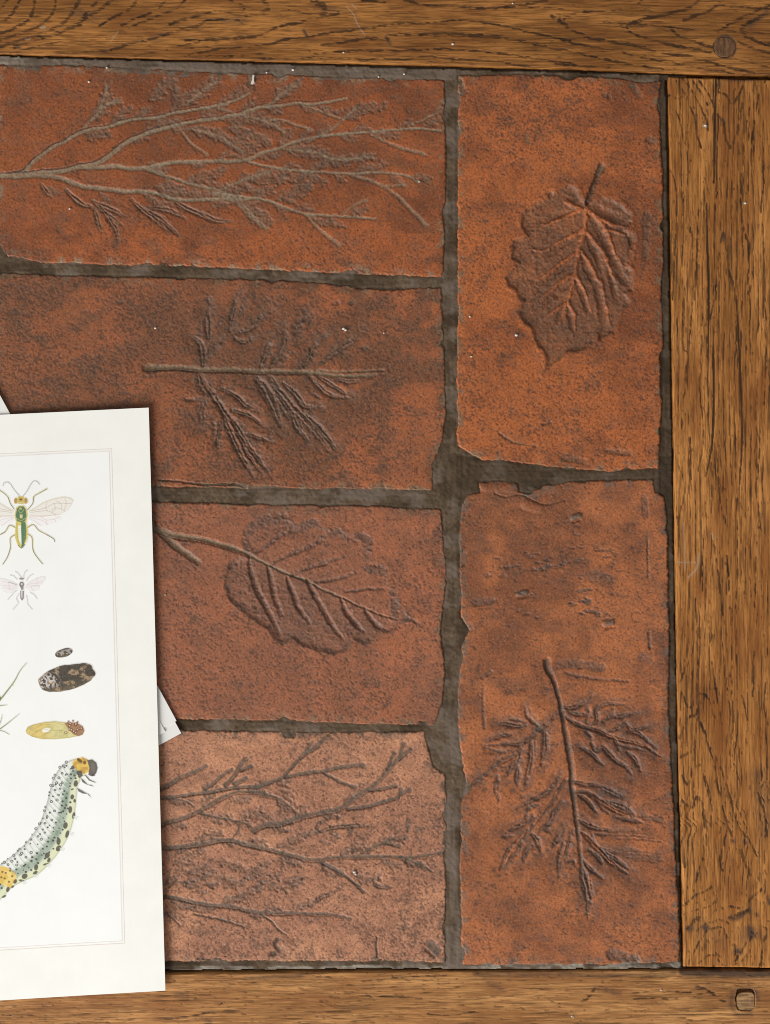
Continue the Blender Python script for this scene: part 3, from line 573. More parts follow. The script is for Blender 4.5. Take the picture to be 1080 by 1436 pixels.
def relief6(F):
    w = lambda q: Z(650, 910, 6.525, q); x = lambda q: Z(770, 960, 6.353, q); y = lambda q: Z(690, 1070, 8.45, q); z = lambda q: Z(780, 1080, 6.53, q); t8 = lambda q: Z(630, 660, 3.1765, q)
    lobes = [
     (w([(870, 590), (780, 680), (700, 740), (600, 820), (520, 870), (400, 870), (210, 880)]), 4.6, 1.8), (w([(700, 720), (620, 650), (575, 590), (570, 530)]), 3.2, 1.5), (w([(570, 700), (470, 705), (380, 685), (305, 690)]), 5, 1.4), (w([(560, 670), (450, 645), (360, 660)]), 3, 1.2), (w([(440, 780), (340, 800), (215, 850)]), 4, 1.4), (w([(540, 880), (480, 960), (390, 1010), (270, 1100), (150, 1190), (50, 1265)]), 5.5, 1.7), (w([(530, 900), (500, 1000), (440, 1100), (385, 1185)]), 5.5, 1.6), (w([(500, 1080), (500, 1160), (490, 1250)]), 6, 1.5), (w([(320, 1160), (290, 1330)]), 5, 1.4), (w([(620, 840), (620, 1000), (590, 1150), (570, 1220)]), 5, 1.6), (w([(745, 740), (750, 900), (715, 1065)]), 6, 1.9), (w([(660, 850), (655, 1050)]), 3, 1.2), (w([(320, 1330), (318, 1395)]), 3, 1), (w([(440, 930), (330, 940), (210, 905)]), 3, .9),
     (x([(110, 200), (200, 205), (280, 180), (340, 150), (395, 95)]), 4.4, 1.6), (x([(130, 280), (210, 330), (300, 375), (400, 400), (500, 440), (600, 480), (720, 510), (850, 550), (995, 645)]), 4.2, 2.4), (x([(330, 360), (350, 260), (340, 190)]), 3.4, 1.2), (x([(340, 370), (430, 320), (430, 220), (520, 170), (670, 180)]), 4.4, 1.5), (x([(480, 330), (560, 270), (575, 215)]), 4, 1.2), (x([(570, 290), (660, 280), (785, 245)]), 4.4, 1.4), (x([(540, 420), (640, 370), (700, 330)]), 4, 1.2), (x([(690, 350), (740, 405), (830, 390), (915, 360)]), 4, 1.4), (x([(700, 420), (780, 430), (830, 460), (965, 575)]), 4, 1.3), (x([(300, 400), (370, 460), (385, 530)]), 3, 1.3), (x([(580, 470), (610, 540), (628, 600)]), 4, 1.5), (x([(285, 565), (360, 600), (420, 660), (482, 722)]), 4.4, 1.8), (x([(380, 530), (420, 590), (470, 560), (540, 620), (600, 680), (680, 730), (742, 805)]), 5, 2.2), (x([(700, 600), (770, 670), (822, 775)]), 4.4, 1.6), (x([(600, 530), (720, 560), (880, 595)]), 3, 1.3), (x([(180, 250), (300, 270), (420, 290)]), 4, .9), (x([(280, 900), (400, 890), (480, 910)]), 3.6, 1.2),
     (y([(800, 170), (700, 310), (560, 400), (430, 460), (295, 545)]), 5.2, 1.9), (y([(880, 200), (800, 320), (720, 450), (600, 600), (490, 740), (455, 810)]), 4.4, 1.7), (y([(840, 460), (750, 580), (700, 700), (600, 780), (555, 850)]), 5, 1.8), (y([(460, 500), (400, 580)]), 4.4, 1.2), (y([(560, 500), (420, 525)]), 3.4, 1.1), (y([(500, 640), (380, 720), (270, 770), (165, 835)]), 4.4, 1.6), (y([(260, 860), (105, 885)]), 3, 1.2), (y([(430, 790), (340, 900), (220, 1020), (150, 1150), (98, 1270)]), 4.6, 1.7), (y([(380, 880), (320, 1030), (175, 1195)]), 4, 1.6), (y([(470, 840), (540, 920), (572, 1050)]), 5, 1.6), (y([(530, 970), (420, 1030), (370, 1180)]), 6, 1.8), (y([(620, 760), (700, 815)]), 5.4, 1.5), (y([(420, 600), (400, 700)]), 3.6, 1.2),
     (y([(870, 780), (780, 900), (715, 1000)]), 6, 1.6), (y([(850, 960), (820, 1080), (805, 1180), (790, 1360)]), 6, 1.7), (y([(940, 880), (890, 1040), (860, 1160)]), 5, 1.4), (y([(965, 780), (900, 980)]), 3, 1.0), (y([(880, 1180), (960, 1160), (985, 1210)]), 2.4, 1.2),
     (z([(150, 110), (260, 130), (425, 145)]), 4, 1.3), (z([(150, 200), (270, 200), (340, 240), (440, 310), (540, 370), (640, 410), (795, 485)]), 4.2, 2.3), (z([(420, 160), (520, 210), (605, 245)]), 6.5, 1.3), (z([(470, 290), (620, 340), (730, 430)]), 7, 1.6), (z([(200, 230), (280, 275), (330, 340), (375, 390)]), 4, 2.0), (z([(400, 330), (490, 410)]), 3, 1.2), (z([(560, 440), (680, 460), (790, 485)]), 4, 1.4), (z([(380, 240), (450, 200)]), 6, 1.0),
     (z([(210, 460), (300, 510), (400, 540), (570, 565)]), 4.6, 1.5), (z([(360, 585), (490, 592)]), 2.6, 1.8), (z([(235, 570), (320, 650), (420, 760), (520, 860), (660, 955)]), 4.6, 2.3), (z([(300, 730), (400, 810), (435, 885)]), 4.4, 1.7), (z([(440, 760), (560, 830), (665, 910)]), 4.4, 1.6), (z([(250, 830), (330, 920), (435, 1000)]), 4.2, 1.7), (z([(240, 900), (275, 1020), (300, 1160), (292, 1290)]), 8.5, 2.0), (z([(330, 600), (360, 700), (480, 740), (620, 760)]), 4, 1.0)]
    for p, r, d in lobes:
        thick(F, p, r, d * 1.15, .92)
        if len(p) > 2: F.stroke('web', p, r * 2.9, .85, 'soft')
    stem = w([(765, 110), (770, 180), (820, 280), (860, 400), (890, 520), (920, 680), (950, 860), (985, 1050), (1000, 1200)]) + z([(140, 90), (155, 200), (170, 320), (190, 480), (210, 640), (225, 800), (250, 950), (275, 1080), (288, 1200), (290, 1370)])
    F.stroke('gr', stem, [6, 3.8, 3.2, 4.6, 4.8, 4.2, 3.6, 3.2, 3, 2.6, 1.2], [4.2, 3.8, 3.4, 3.6, 3.2, 2.8, 2.6, 2.4, 2.2, 2, .6]); F.stroke('res', stem, [4.6, 3, 2.8, 3.6, 3.8, 3.2, 2.8, 2.6, 2.2, 1.6, .8], .75, 'flat')
    F.stroke('pit', [(a - 3.0, b) for a, b in stem[:14]], [1.6, 1.4, 1.2, 2.2, 2.0, 1.2], .7, 'flat')  # shade on the stem's left wall painted as a dark line
    F.stroke('res', w([(690, 690), (680, 730)]), 5, .85, 'flat'); F.stroke('rim', w([(600, 560), (700, 540), (800, 560)]), 9, .8)
    for p in (z([(250, 960), (280, 1080), (300, 1180)]), z([(300, 960), (315, 1100)]), x([(520, 450), (700, 505), (850, 545)]), w([(500, 980), (360, 1060), (200, 1180)]), y([(400, 820), (260, 1000), (160, 1180)]), y([(860, 1000), (830, 1150)]), y([(780, 330), (640, 520), (500, 720)]), z([(330, 245), (500, 350), (680, 430)]), z([(250, 590), (400, 750), (560, 900)])):
        F.stroke('ridge', p, 1.8, 1.2); F.stroke('clean', p, 1.6, .8, 'flat')
    for k, (yy, xa, xb, r) in enumerate(((430, 760, 980, 3.0), (455, 800, 980, 2), (540, 540, 740, 5), (600, 540, 900, 1.6), (632, 560, 960, 1.4), (720, 560, 760, 3), (745, 620, 960, 1.6), (775, 620, 960, 2.6), (805, 660, 960, 2.6), (830, 720, 930, 1.4))):
        p = z([(xa, yy - 6), ((xa + xb) / 2, yy), (xb, yy + 22)]); F.stroke('gr', p, r, .9); F.stroke('pat', p, r, .62, 'flat')
    pw = lambda pts, r, d, a: (F.stroke('gr', pts, r, d), F.stroke('pat', pts, r, a, 'flat'))
    pw(t8([(490, 860), (600, 865), (680, 880)]), 7, 1.0, .7); pw(t8([(520, 900), (640, 925), (800, 938)]), 2.4, 1.0, .7); pw(t8([(860, 830), (880, 840)]), 9, .9, .6); pw(t8([(640, 470), (700, 485)]), 11, .7, .6); pw(t8([(890, 720), (895, 790)]), 2.6, 1.6, .8); pw(t8([(885, 300), (885, 480)]), 1.5, 1.2, .7); pw(t8([(870, 120), (875, 200)]), 5, .9, .6); pw(t8([(110, 590), (190, 580)]), 6, 1.2, .7); pw(t8([(150, 920), (185, 900)]), 4, 1.4, .8); pw(w([(185, 360), (180, 500), (190, 720)]), 2.4, .9, .6)
    win = sst(745, 775, F.Y) * sst(885, 865, F.Y) * sst(668, 690, F.X) * sst(880, 850, F.X)
    dn = fbm(F.X / 12, F.Y / 4.2, 91, 3); dash = sst(.60, .68, dn * (.8 + .2 * win)) * win * sst(.35, .55, vn(F.X / 40, F.Y / 9, 93))
    F.layers['gr'] = np.maximum(F.L('gr'), 1.0 * dash); F.layers['pat'] = np.maximum(F.L('pat'), .9 * dash)
    ck = t8([(200, 100), (250, 118), (320, 108), (420, 150), (520, 130)]); F.stroke('gr', ck, 1.4, 1.2); F.stroke('pit', ck, 1.0, .4, 'flat')
    F.stroke('rim', t8([(340, 150), (400, 165)]), 7, 1.6); F.stroke('rim', t8([(150, 70), (290, 80)]), 6, 1.2)
    for pt in ((565, 205), (325, 545), (710, 680)): q = t8([(pt[0] - 14, pt[1] + 4), (pt[0] + 14, pt[1] - 4)]); F.stroke('rim', q, 4.5, 2.4, smooth=False); F.stroke('res', q, 4.2, .8, 'flat', smooth=False); F.stroke('gr', [(a + 1, b + 6) for a, b in q], 2, 1.5, smooth=False)
    for pt in ((575, 265), (815, 255), (835, 650)):
        cx, cy = t8([pt])[0]; F.stroke('gr', [(cx + 6 * math.cos(t), cy + 7 * math.sin(t)) for t in np.linspace(0, 5.5, 9)], 1.4, .6); F.stroke('pat', [(cx + 6 * math.cos(t), cy + 7 * math.sin(t)) for t in np.linspace(0, 4.6, 9)], 1.4, .45, 'flat')
    F.stroke('pat', [(858, 1338), (890, 1346)], 9, .8, 'flat'); F.stroke('gr', [(858, 1338), (890, 1346)], 9, 2)

RELIEF = {1: relief1, 2: relief2, 3: relief3, 4: relief4, 5: relief5, 6: relief6}
FIRST = None
for tid, poly in TILES.items():
    xs = [p[0] for p in poly]; ys = [p[1] for p in poly]
    F = Field(min(xs) - 5, min(ys) - 5, max(xs) + 5, max(ys) + 5, G_STEP, warp={5: 1.2, 1: .6, 4: .65}.get(tid, .75), seed=tid * 11)
    RELIEF[tid](F)
    X, Y = F.X, F.Y
    sd = poly_sdf(poly, X, Y)
    nb = fbm(X / 14, Y / 14, tid + 40, 3)
    sd = sd + 3.6 * (nb - .5) + 1.7 * (vn(X / 3.2, Y / 3.2, tid + 60) - .5) - 6 * np.clip(vn(X / 26, Y / 26, tid + 70) - .78, 0, 1) * 4
    sd = sd + 3.2
    # surface undulation, pits
    big = fbm(X / 120, Y / 120, tid + 3, 3); medn = fbm(X / 34, Y / 34, tid + 9, 3)
    dens = PITD[tid] + 1.1 * (fbm(X / 60, Y / 60, tid + 21, 3) - .5) * .75
    rub = sst(.54, .68, fbm(X / 48, Y / 34, tid + 25, 3)); smu = sst(.52, .74, fbm(X / 26, Y / 15, tid + 27, 5))
    dens = dens - .35 * rub + .2 * smu
    if tid == 2: dens = dens + .12 * sst(420, 200, X) - .18 * sst(520, 600, X)
    if tid == 1: dens = dens + .25 * sst(330, 365, Y) - .1 * sst(300, 200, Y)
    if tid == 4: dens = dens - .22 * sst(1150, 1060, Y) + .15 * sst(480, 560, X) * sst(1120, 1180, Y)
    if tid == 6: dens = dens - .1
    pn = .5 * vn(X / 2.9, Y / 2.7, tid + 31) + .5 * vn(X / 1.7, Y / 1.7, tid + 33)
    if tid == 6: pn = .45 * vn(X / 5, Y / 2.6, tid + 31) + .55 * vn(X / 2.6, Y / 2.2, tid + 33)
    pn = (pn - pn.mean()) / pn.std()
    pit = np.clip((pn - (1.75 - 2.0 * np.clip(dens, .05, 1))) * 1.5, 0, 1)
    gr = F.L('gr'); res = F.L('res'); pat = F.L('pat'); fr = F.L('fr')
    clean = F.L('clean')
    H = 2.2 * (big - .5) + 1.5 * (medn - .5) + .38 * (vn(X / 4, Y / 4, tid + 77) - .5) + .2 * (vn(X / 2, Y / 2, tid + 78) - .5)
    H = H - RS[tid] * np.maximum(gr, fr * 1.2) - 1.5 * F.L('vein') + 1.3 * F.L('ridge') + F.L('rim') - .42 * pit * (1 - .6 * np.clip(res, 0, 1))
    wr = sst(.72, 1.0, 1 - np.abs(2 * vn(X / 7.5, Y / 7.5, tid + 86) - 1)) + .6 * sst(.72, 1.0, 1 - np.abs(2 * vn(X / 3.8, Y / 3.8, tid + 87) - 1))
    H = H - F.L('fib') + .75 * np.clip(pat, 0, 1) * wr * (1 - .7 * np.clip(res, 0, 1))
    web = F.L('web'); H = H - 1.7 * web * (.7 + .6 * vn(X / 7, Y / 7, tid + 82)); pat = np.maximum(pat, .6 * sst(.22, .55, web) * sst(.2, .7, vn(X / 6, Y / 6, tid + 84)))
    H = H + .9 * np.clip(pat, 0, 1) * (vn(X / 3.4, Y / 3.4, tid + 81) - .5) + .9 * np.clip(pat, 0, 1) * (vn(X / 6, Y / 6, tid + 83) - .5)
    # worn arris
    H = H - 7.0 * np.clip(1 - sd / 3.4, 0, 1) ** 2.2 - .9 * (1 - sst(2, 12, sd)) * (vn(X / 8, Y / 8, tid + 90))
    H = np.where(sd < 0, np.maximum(-14, H + sd * 6), H)
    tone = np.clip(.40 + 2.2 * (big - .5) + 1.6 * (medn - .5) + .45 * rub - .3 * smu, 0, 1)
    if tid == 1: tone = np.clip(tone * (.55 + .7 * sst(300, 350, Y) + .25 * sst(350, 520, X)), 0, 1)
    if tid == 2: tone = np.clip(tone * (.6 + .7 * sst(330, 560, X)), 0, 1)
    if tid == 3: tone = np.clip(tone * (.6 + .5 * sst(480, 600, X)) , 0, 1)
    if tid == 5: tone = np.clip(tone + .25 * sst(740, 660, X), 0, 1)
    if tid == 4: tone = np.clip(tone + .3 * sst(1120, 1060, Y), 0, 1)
    smear = sst(.52, .66, fbm(X / 11, Y / 11, tid + 51, 3)) * (1 - sst(2, 17, sd))
    lo, hi = (.0, .12) if tid != 1 else (.0, .2)
    R = np.clip(np.maximum(res, smear * .85), 0, 1) * (.75 + .5 * (vn(X / 3, Y / 3, tid + 52) - .2))
    pat = np.maximum(pat, .26 * smu)
    patn = np.clip(pat * (.62 + .8 * vn(X / 5, Y / 5, tid + 55)), 0, 1) * (1 - .92 * np.clip(clean, 0, 1))
    pitm = np.clip(np.maximum(pit * .54 * (1 - .5 * np.clip(R, 0, 1)) * (1 - .7 * np.clip(clean, 0, 1)), F.L('pit')), 0, 1)
    tone = np.clip(tone + .4 * clean, 0, 1)
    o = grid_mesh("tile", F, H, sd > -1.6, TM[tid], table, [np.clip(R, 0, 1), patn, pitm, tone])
    o["label"] = TL[tid]

# two neighbouring tiles at the rim of the picture, on the far side of the left joint
for ya, yb in ((95, 700), (716, 1346)):
    F = Field(-312, ya - 4, -10, yb + 4, 4.0, warp=.5, seed=int(ya))
    sd = poly_sdf([(-306, ya), (-20, ya), (-20, yb), (-306, yb)], F.X, F.Y)
    H = 1.5 * (fbm(F.X / 60, F.Y / 60, 3) - .5) - 8 * np.clip(1 - sd / 5, 0, 1) ** 2
    H = np.where(sd < 0, -14, H)
    zz = np.zeros_like(H)
    o = grid_mesh("tile", F, H, sd > -3, TM[2], table, [zz, zz, .4 * sst(.5, .8, vn(F.X / 6, F.Y / 6, 5)), fbm(F.X / 50, F.Y / 50, 8)])

# ---- grout -------------------------------------------------------
F = Field(-330, 74, 962, 1368, 1.6, warp=.6, seed=3)
X, Y = F.X, F.Y
sdm = np.full(X.shape, -1e3)
for poly in TILES.values(): sdm = np.maximum(sdm, poly_sdf(poly, X, Y))
for ya, yb in ((95, 700), (716, 1346)): sdm = np.maximum(sdm, poly_sdf([(-306, ya), (-20, ya), (-20, yb), (-306, yb)], X, Y))
gH = -1.7 + 1.2 * (fbm(X / 26, Y / 26, 2, 3) - .5) + .9 * (vn(X / 4, Y / 4, 6) - .5) + .5 * (vn(X / 2, Y / 2, 8) - .5)
vert = ((X > 612) & (X < 660)) | (X > 915)
gH = gH + np.where(vert, .7 * (vn(X / 2.4, Y / 40, 11) - .5), .7 * (vn(X / 40, Y / 2.4, 12) - .5))
gH = gH - .8 * np.exp(-((sdm + 1.5) / 2.2) ** 2) + .9 * sst(.6, .8, vn(X / 12, Y / 12, 15)) * np.exp(-((sdm) / 5) ** 2)
gH = gH + 1.0 * ((Y < 112) & (X < 640))
gH = gH - 1.2 * (X > 926)
# dark open gap along the lower rail
topb = 1364.5 - 5.0 * sst(230, 960, X)
open_w = 3.6 + 3.2 * (vn(X / 18, Y * 0, 19) - .4) - 3.2 * sst(560, 700, X)
gH = np.where(Y > topb - np.maximum(open_w, .6), -13, gH)
gapr = sst(905, 940, X) * sst(.45, .6, vn(X * 0 + 3, Y / 14, 23))
edge_r = 936.7 + (Y - 106) * .0174
gH = np.where((X > edge_r - 2.2 - 1.6 * vn(X * 0, Y / 10, 27)) & (Y > 112), -9, gH)
edge_t = 77.0 + X * .0278
gH = np.where(Y < edge_t + .8 + 1.4 * vn(X / 9, Y * 0, 29), -8, gH)
pale = np.zeros(X.shape)
pale = np.maximum(pale, .75 * (Y > topb - 9) * (Y < topb) * sst(.3, .6, vn(X / 16, Y / 5, 33)) * (X > 220))
for cx, cy, rx, ry in ((692, 1355, 11, 4.5), (905, 1355, 22, 3.5), (948, 1353, 7, 5), (8, 84, 14, 6), (22, 83, 9, 6)):
    pale = np.maximum(pale, 1.0 * (((X - cx) / rx) ** 2 + ((Y - cy) / ry) ** 2 < 1 + .6 * (vn(X / 4, Y / 4, 35) - .5)))
pale = np.maximum(pale, .5 * sst(.62, .75, fbm(X / 9, Y / 9, 37, 2)) * (Y < 105) * (X < 120))
film = .8 * sst(.48, .70, fbm(X / 30, Y / 22, 41, 4)) + .5 * ((Y < 112) & (X < 640)) + .6 * (X > 625) * (X < 660) * sst(880, 960, Y) * sst(.4, .6, vn(X / 9, Y / 60, 43))
oil = .7 * sst(.46, .68, fbm(X / 40, Y / 40, 47, 4)) * (1 - np.clip(film, 0, 1)) + .5 * (X > 926) + .45 * ((Y > 640) & (Y < 700) & (X > 640))
gH = gH + 1.2 * (pale > .9)
grout = grid_mesh("grout", F, gH, sdm < 6, grout_material(), table, [np.clip(pale, 0, 1), np.clip(film, 0, .9), np.clip(oil, 0, .9), np.zeros(X.shape)])
bm_ = plain("dark board under the grout", (48, 38, 28), .9)
def box(name, x0, y0, x1, y1, z0, z1, mat, parent):
    a = W(x0, y0); b = W(x1, y1)
    v = [(a[0], b[1], z0), (b[0], b[1], z0), (b[0], a[1], z0), (a[0], a[1], z0), (a[0], b[1], z1), (b[0], b[1], z1), (b[0], a[1], z1), (a[0], a[1], z1)]
    return poly_mesh(name, v, [(3, 2, 1, 0), (4, 5, 6, 7), (0, 1, 5, 4), (1, 2, 6, 5), (2, 3, 7, 6), (3, 0, 4, 7)], mat, parent)
box("base_panel", -330, -60, 1160, 1500, -.016, -.0058, bm_, table)

# ---- oak boards --------------------------------------------------
def board(poly, lines, axis, mat, g, seed, proc, wide=1.4, rare=0.0, hatch=.28, stains_darks=(), holes=(), label=None, scr=(), checks=()):
    xs = [p[0] for p in poly]; ys = [p[1] for p in poly]
    F = Field(min(xs) - 3, min(ys) - 3, max(xs) + 3, max(ys) + 3, g, warp=.25, seed=seed, fine=(-12, -12, 1092, 1448))
    X, Y = F.X, F.Y
    sd = poly_sdf(poly, X, Y) + 1.3 * (fbm(X / 22, Y / 22, seed, 2) - .5)
    u, v = (X, Y) if axis == 'x' else (Y, X)
    for pts, wd, st in lines: F.stroke('line', pts, wd * wide, min(1, st * 1.1), 'soft')
    for pts, wd, st in stains_darks: F.stroke('stain_dark', pts, wd, st, 'soft')
    for pts, wd, st in checks: F.stroke('crk', pts, wd, st, 'flat')
    for pts, wd, st in scr: F.stroke('scr', pts, wd, st, 'flat')
    Lh = F.L('line') * (.72 + .45 * vn(u / 36, v / 7, seed + 15)); Lp = proc(X, Y)
    n1 = .5 * vn(u / 10, v / 1.7, seed + 1) + .5 * vn(u / 5, v / 1.5, seed + 2)
    n2 = .65 * vn(u / 85, v / 1.7, seed + 3) + .35 * vn(u / 30, v / 1.5, seed + 13); n3 = .6 * vn(u / 22, v / 1.5, seed + 4) + .4 * vn(u / 9, v / 1.5, seed + 11)
    n1 = (n1 - n1.mean()) / n1.std(); n2 = (n2 - n2.mean()) / n2.std(); n3 = (n3 - n3.mean()) / n3.std()
    pore = .92 * sst(.34, .74, Lh * (.80 + hatch * n1 + .10 * n2))
    pore = np.maximum(pore, (.88 * sst(.40, .80, Lp * (.66 + .36 * n3 + .18 * n2))))
    pore = np.maximum(pore, .55 * sst(1.9 + rare, 2.6 + rare, n1 + 1.6 * np.clip(Lp, 0, .6)))
    pore = np.maximum(pore, .6 * sst(1.8 + rare, 2.4 + rare, n2 + 1.2 * np.clip(Lp, 0, .6)))
    pore = pore * (.62 + .5 * vn(u / 18, v / 6, seed + 17))
    pore = np.maximum(pore, F.L('crk') * (.85 + .3 * vn(u / 14, v / 5, seed + 23))); pore = np.clip(pore, 0, 1)
    H = 1.0 + .8 * (fbm(X / 90, Y / 90, seed + 5, 2) - .5) + .35 * (vn(u / 30, v / 3, seed + 6) - .5) - .75 * pore - .8 * F.L('stain_dark') * .4
    for (cx, cy, rx, ry, dpt, sq) in holes:
        e = (np.abs(F.WX - cx) / rx) ** sq + (np.abs(F.WY - cy) / ry) ** sq
        H = np.where(e < 1, H - dpt, H)
    H = H - 5.0 * np.clip(1 - sd / 2.2, 0, 1) ** 2
    H = np.where(sd < 0, np.maximum(-14, H + sd * 9), H)
    tone = np.clip(.45 + 3.0 * (fbm(u / 160, v / 26, seed + 8, 3) - .5) + .9 * (vn(u / 60, v / 6, seed + 9) - .5), 0, 1)
    arr = (1 - sst(.5, 3.0, sd)) * .45
    tone = np.clip(tone + arr, 0, 1)
    o = grid_mesh("oak_board", F, H, sd > -1.4, mat, table, [pore * .92, tone, np.clip(F.L('stain_dark') * (.7 + .6 * vn(X / 5, Y / 5, seed + 19)), 0, .85), np.clip(F.L('scr'), 0, .8)])
    if label: o["label"] = label
    return o

z1 = lambda p: Z(0, 0, 3.857, p); z2 = lambda p: Z(260, 0, 3.857, p); z3 = lambda p: Z(520, 0, 3.857, p); z4 = lambda p: Z(780, 0, 3.6, p)
top_lines = [(q, w_, s_) for q, w_, s_ in (
  (z1([(60, -40), (40, 0), (20, 30), (0, 50)]), 2.2, .8), (z1([(130, -40), (110, 0), (75, 60), (40, 100), (-20, 135)]), 2.2, .9), (z1([(195, -40), (190, 0), (180, 60), (150, 110), (80, 150), (-20, 190)]), 2.2, .95), (z1([(310, -40), (305, 0), (290, 60), (250, 110), (190, 150), (90, 185), (-20, 225)]), 2.0, .9),
  (z1([(450, -40), (430, 0), (405, 50), (360, 110), (300, 150), (200, 190), (100, 220), (0, 250)]), 2.6, .9), (z1([(560, -40), (530, 0), (480, 60), (430, 120), (350, 165), (200, 210), (80, 250)]), 3.2, .85), (z1([(630, -40), (600, 0), (540, 50), (470, 90), (430, 130)]), 3.2, .95), (z1([(760, -40), (740, 0), (700, 50), (600, 100), (540, 140)]), 2.2, .9),
  (z1([(910, -30), (900, 0), (850, 50), (760, 90), (660, 135)]), 2.2, .9), (z1([(1010, -30), (1000, 0), (960, 40), (880, 75), (790, 110), (700, 150)]), 2.2, .8), (z1([(1080, 80), (980, 110), (920, 130)]), 2.4, .8), (z1([(1080, 130), (900, 185), (800, 215), (690, 240), (600, 270)]), 2.4, .8), (z1([(1080, 225), (950, 255), (830, 280), (710, 305)]), 1.8, .85), (z1([(600, 200), (400, 215), (250, 240), (100, 275)]), 2.4, .55), (z1([(620, 270), (450, 280), (250, 280), (60, 285)]), 2.4, .5),
  (z2([(230, 0), (300, 20), (320, 50), (270, 70), (150, 60), (60, 90), (0, 100)]), 2.4, .75), (z2([(400, -20), (450, 30), (430, 60), (330, 85)]), 2.8, .8), (z2([(0, 155), (60, 145), (120, 110), (250, 105), (310, 120)]), 2.2, .75), (z2([(0, 220), (150, 212), (380, 195), (480, 155), (620, 120), (740, 95), (830, 70)]), 2.4, .9), (z2([(690, 5), (760, 40), (740, 90)]), 4.5, .75), (z2([(20, 295), (180, 265), (420, 245), (560, 210), (680, 195), (800, 175), (1080, 140)]), 2.0, .85), (z2([(740, 240), (850, 230), (990, 205), (1080, 215)]), 2.2, .9), (z2([(0, 310), (300, 300), (420, 290)]), 2.2, .7), (z2([(700, 290), (900, 275), (1080, 270)]), 1.8, .8), (z2([(400, 315), (760, 315), (900, 320), (1080, 315)]), 2.4, .8), (z2([(960, 0), (1080, 10)]), 2.2, .9), (z2([(500, 30), (600, 60), (680, 75)]), 2, .5), (z2([(0, 265), (90, 250), (200, 270)]), 2, .6),
  (z3([(180, 0), (300, 25), (450, 35), (650, 42), (800, 28), (960, 0)]), 2.2, .95), (z3([(0, 150), (120, 130), (300, 125), (460, 108), (600, 120), (760, 150), (940, 190), (1080, 220)]), 1.8, .95), (z3([(0, 210), (90, 210), (120, 190), (390, 180), (600, 190), (740, 205), (880, 235), (1030, 270)]), 2.4, .95), (z3([(300, 200), (600, 200), (760, 215)]), 1.2, .8), (z3([(0, 275), (180, 270), (400, 265), (560, 275), (760, 295), (900, 318), (1080, 340)]), 1.7, .85), (z3([(0, 315), (170, 320), (300, 305), (440, 318), (640, 330), (860, 360)]), 1.8, .85), (z3([(0, 340), (300, 335), (600, 350)]), 1.4, .5), (z3([(860, 40), (960, 40), (1080, 55)]), 1.5, .8), (z3([(980, 90), (1030, 115), (1060, 145)]), 3.6, .8), (z3([(1080, 80), (1020, 95)]), 2, .7), (z3([(200, 70), (500, 75), (800, 80)]), 1.2, .4),
  (z4([(440, -10), (400, 30), (320, 45), (240, 55), (130, 62), (60, 80), (40, 110), (80, 150), (180, 190), (300, 215), (400, 230), (540, 265), (700, 290), (820, 325), (1000, 370)]), 2.3, .9), (z4([(740, -10), (660, 45), (560, 70), (450, 95), (370, 120), (360, 145), (390, 170), (470, 195), (600, 230), (780, 265)]), 2.4, .9), (z4([(330, 130), (350, 150), (380, 165)]), 4, .75), (z4([(850, -10), (780, 50), (700, 80), (640, 105)]), 2.4, .9), (z4([(580, 140), (620, 180), (700, 210), (790, 240)]), 2.2, .8), (z4([(1080, 20), (980, 70), (900, 110), (820, 155)]), 2.6, .9), (z4([(1080, 60), (1000, 100), (940, 140), (960, 180), (1020, 210), (1080, 225)]), 3.2, .9), (z4([(240, 110), (400, 122), (560, 135), (700, 150), (830, 155), (1080, 170)]), 1.2, 1.0), (z4([(0, 190), (100, 220), (330, 262), (420, 288), (640, 330)]), 1.8, .85), (z4([(0, 240), (120, 270), (250, 300), (380, 325), (540, 350)]), 2.0, .9), (z4([(810, 25), (930, 35), (1080, 45)]), 1.2, .8), (z4([(920, 210), (1000, 245), (1080, 265)]), 2.4, .8), (z4([(880, 290), (1000, 320), (1100, 345)]), 2, .6), (z4([(0, 320), (150, 335), (300, 345)]), 2.2, .8), (z4([(420, 290), (620, 320), (760, 350), (900, 370)]), 2.0, .7))]
dust = np.random.RandomState(2)
wm_top = wood_material("oak rail top", (136, 88, 40), (176, 118, 60), (98, 60, 24), 'x')  # darker oak: weaker light at this end is put into the colour
proc_top = lambda X, Y: .10 + .20 * sst(.5, .75, fbm(X / 120, Y / 7, 5, 2)) + .22 * sst(66, 84, Y - X * .02)
b_top = board([(-330, 67.5), (0, 76.5), (280, 84.3), (540, 90.7), (800, 97), (935, 103), (1165, 109.5), (1165, -70), (-330, -70)], top_lines, 'x', wm_top, 1.0, 301, proc_top, 1.6, .25, .25,
      stains_darks=[(z4([(840, 180), (800, 230), (830, 285), (890, 280), (905, 220), (870, 185), (840, 180)]), 2.2, .9), (z2([(640, 165), (660, 200)]), 3, .7), (z3([(85, 200), (105, 240)]), 3.2, .6), (z2([(200, 110), (320, 110)]), 6, .5), (z1([(95, 250), (105, 255)]), 4, .7), (z1([(410, 70), (500, 90)]), 9, .35), (z2([(750, 50), (820, 60)]), 8, .35), (z1([(820, 210), (880, 190)]), 5, .4), (z4([(980, 130), (1060, 60)]), 6, .4)],
      holes=[(1016, 66, 15.9, 14.6, 1.3, 2.0)], scr=[(z2([(870, 35), (910, 80), (930, 130), (970, 190)]), 1.0, .5), (z2([(900, 20), (925, 50)]), .9, .45), (z1([(640, 170), (600, 225)]), .9, .4), (z1([(225, 150), (240, 150)]), 3, .5), (z1([(140, 212), (160, 210)]), 2.4, .4)],
      label="long oak rail with arched grain and a round peg")

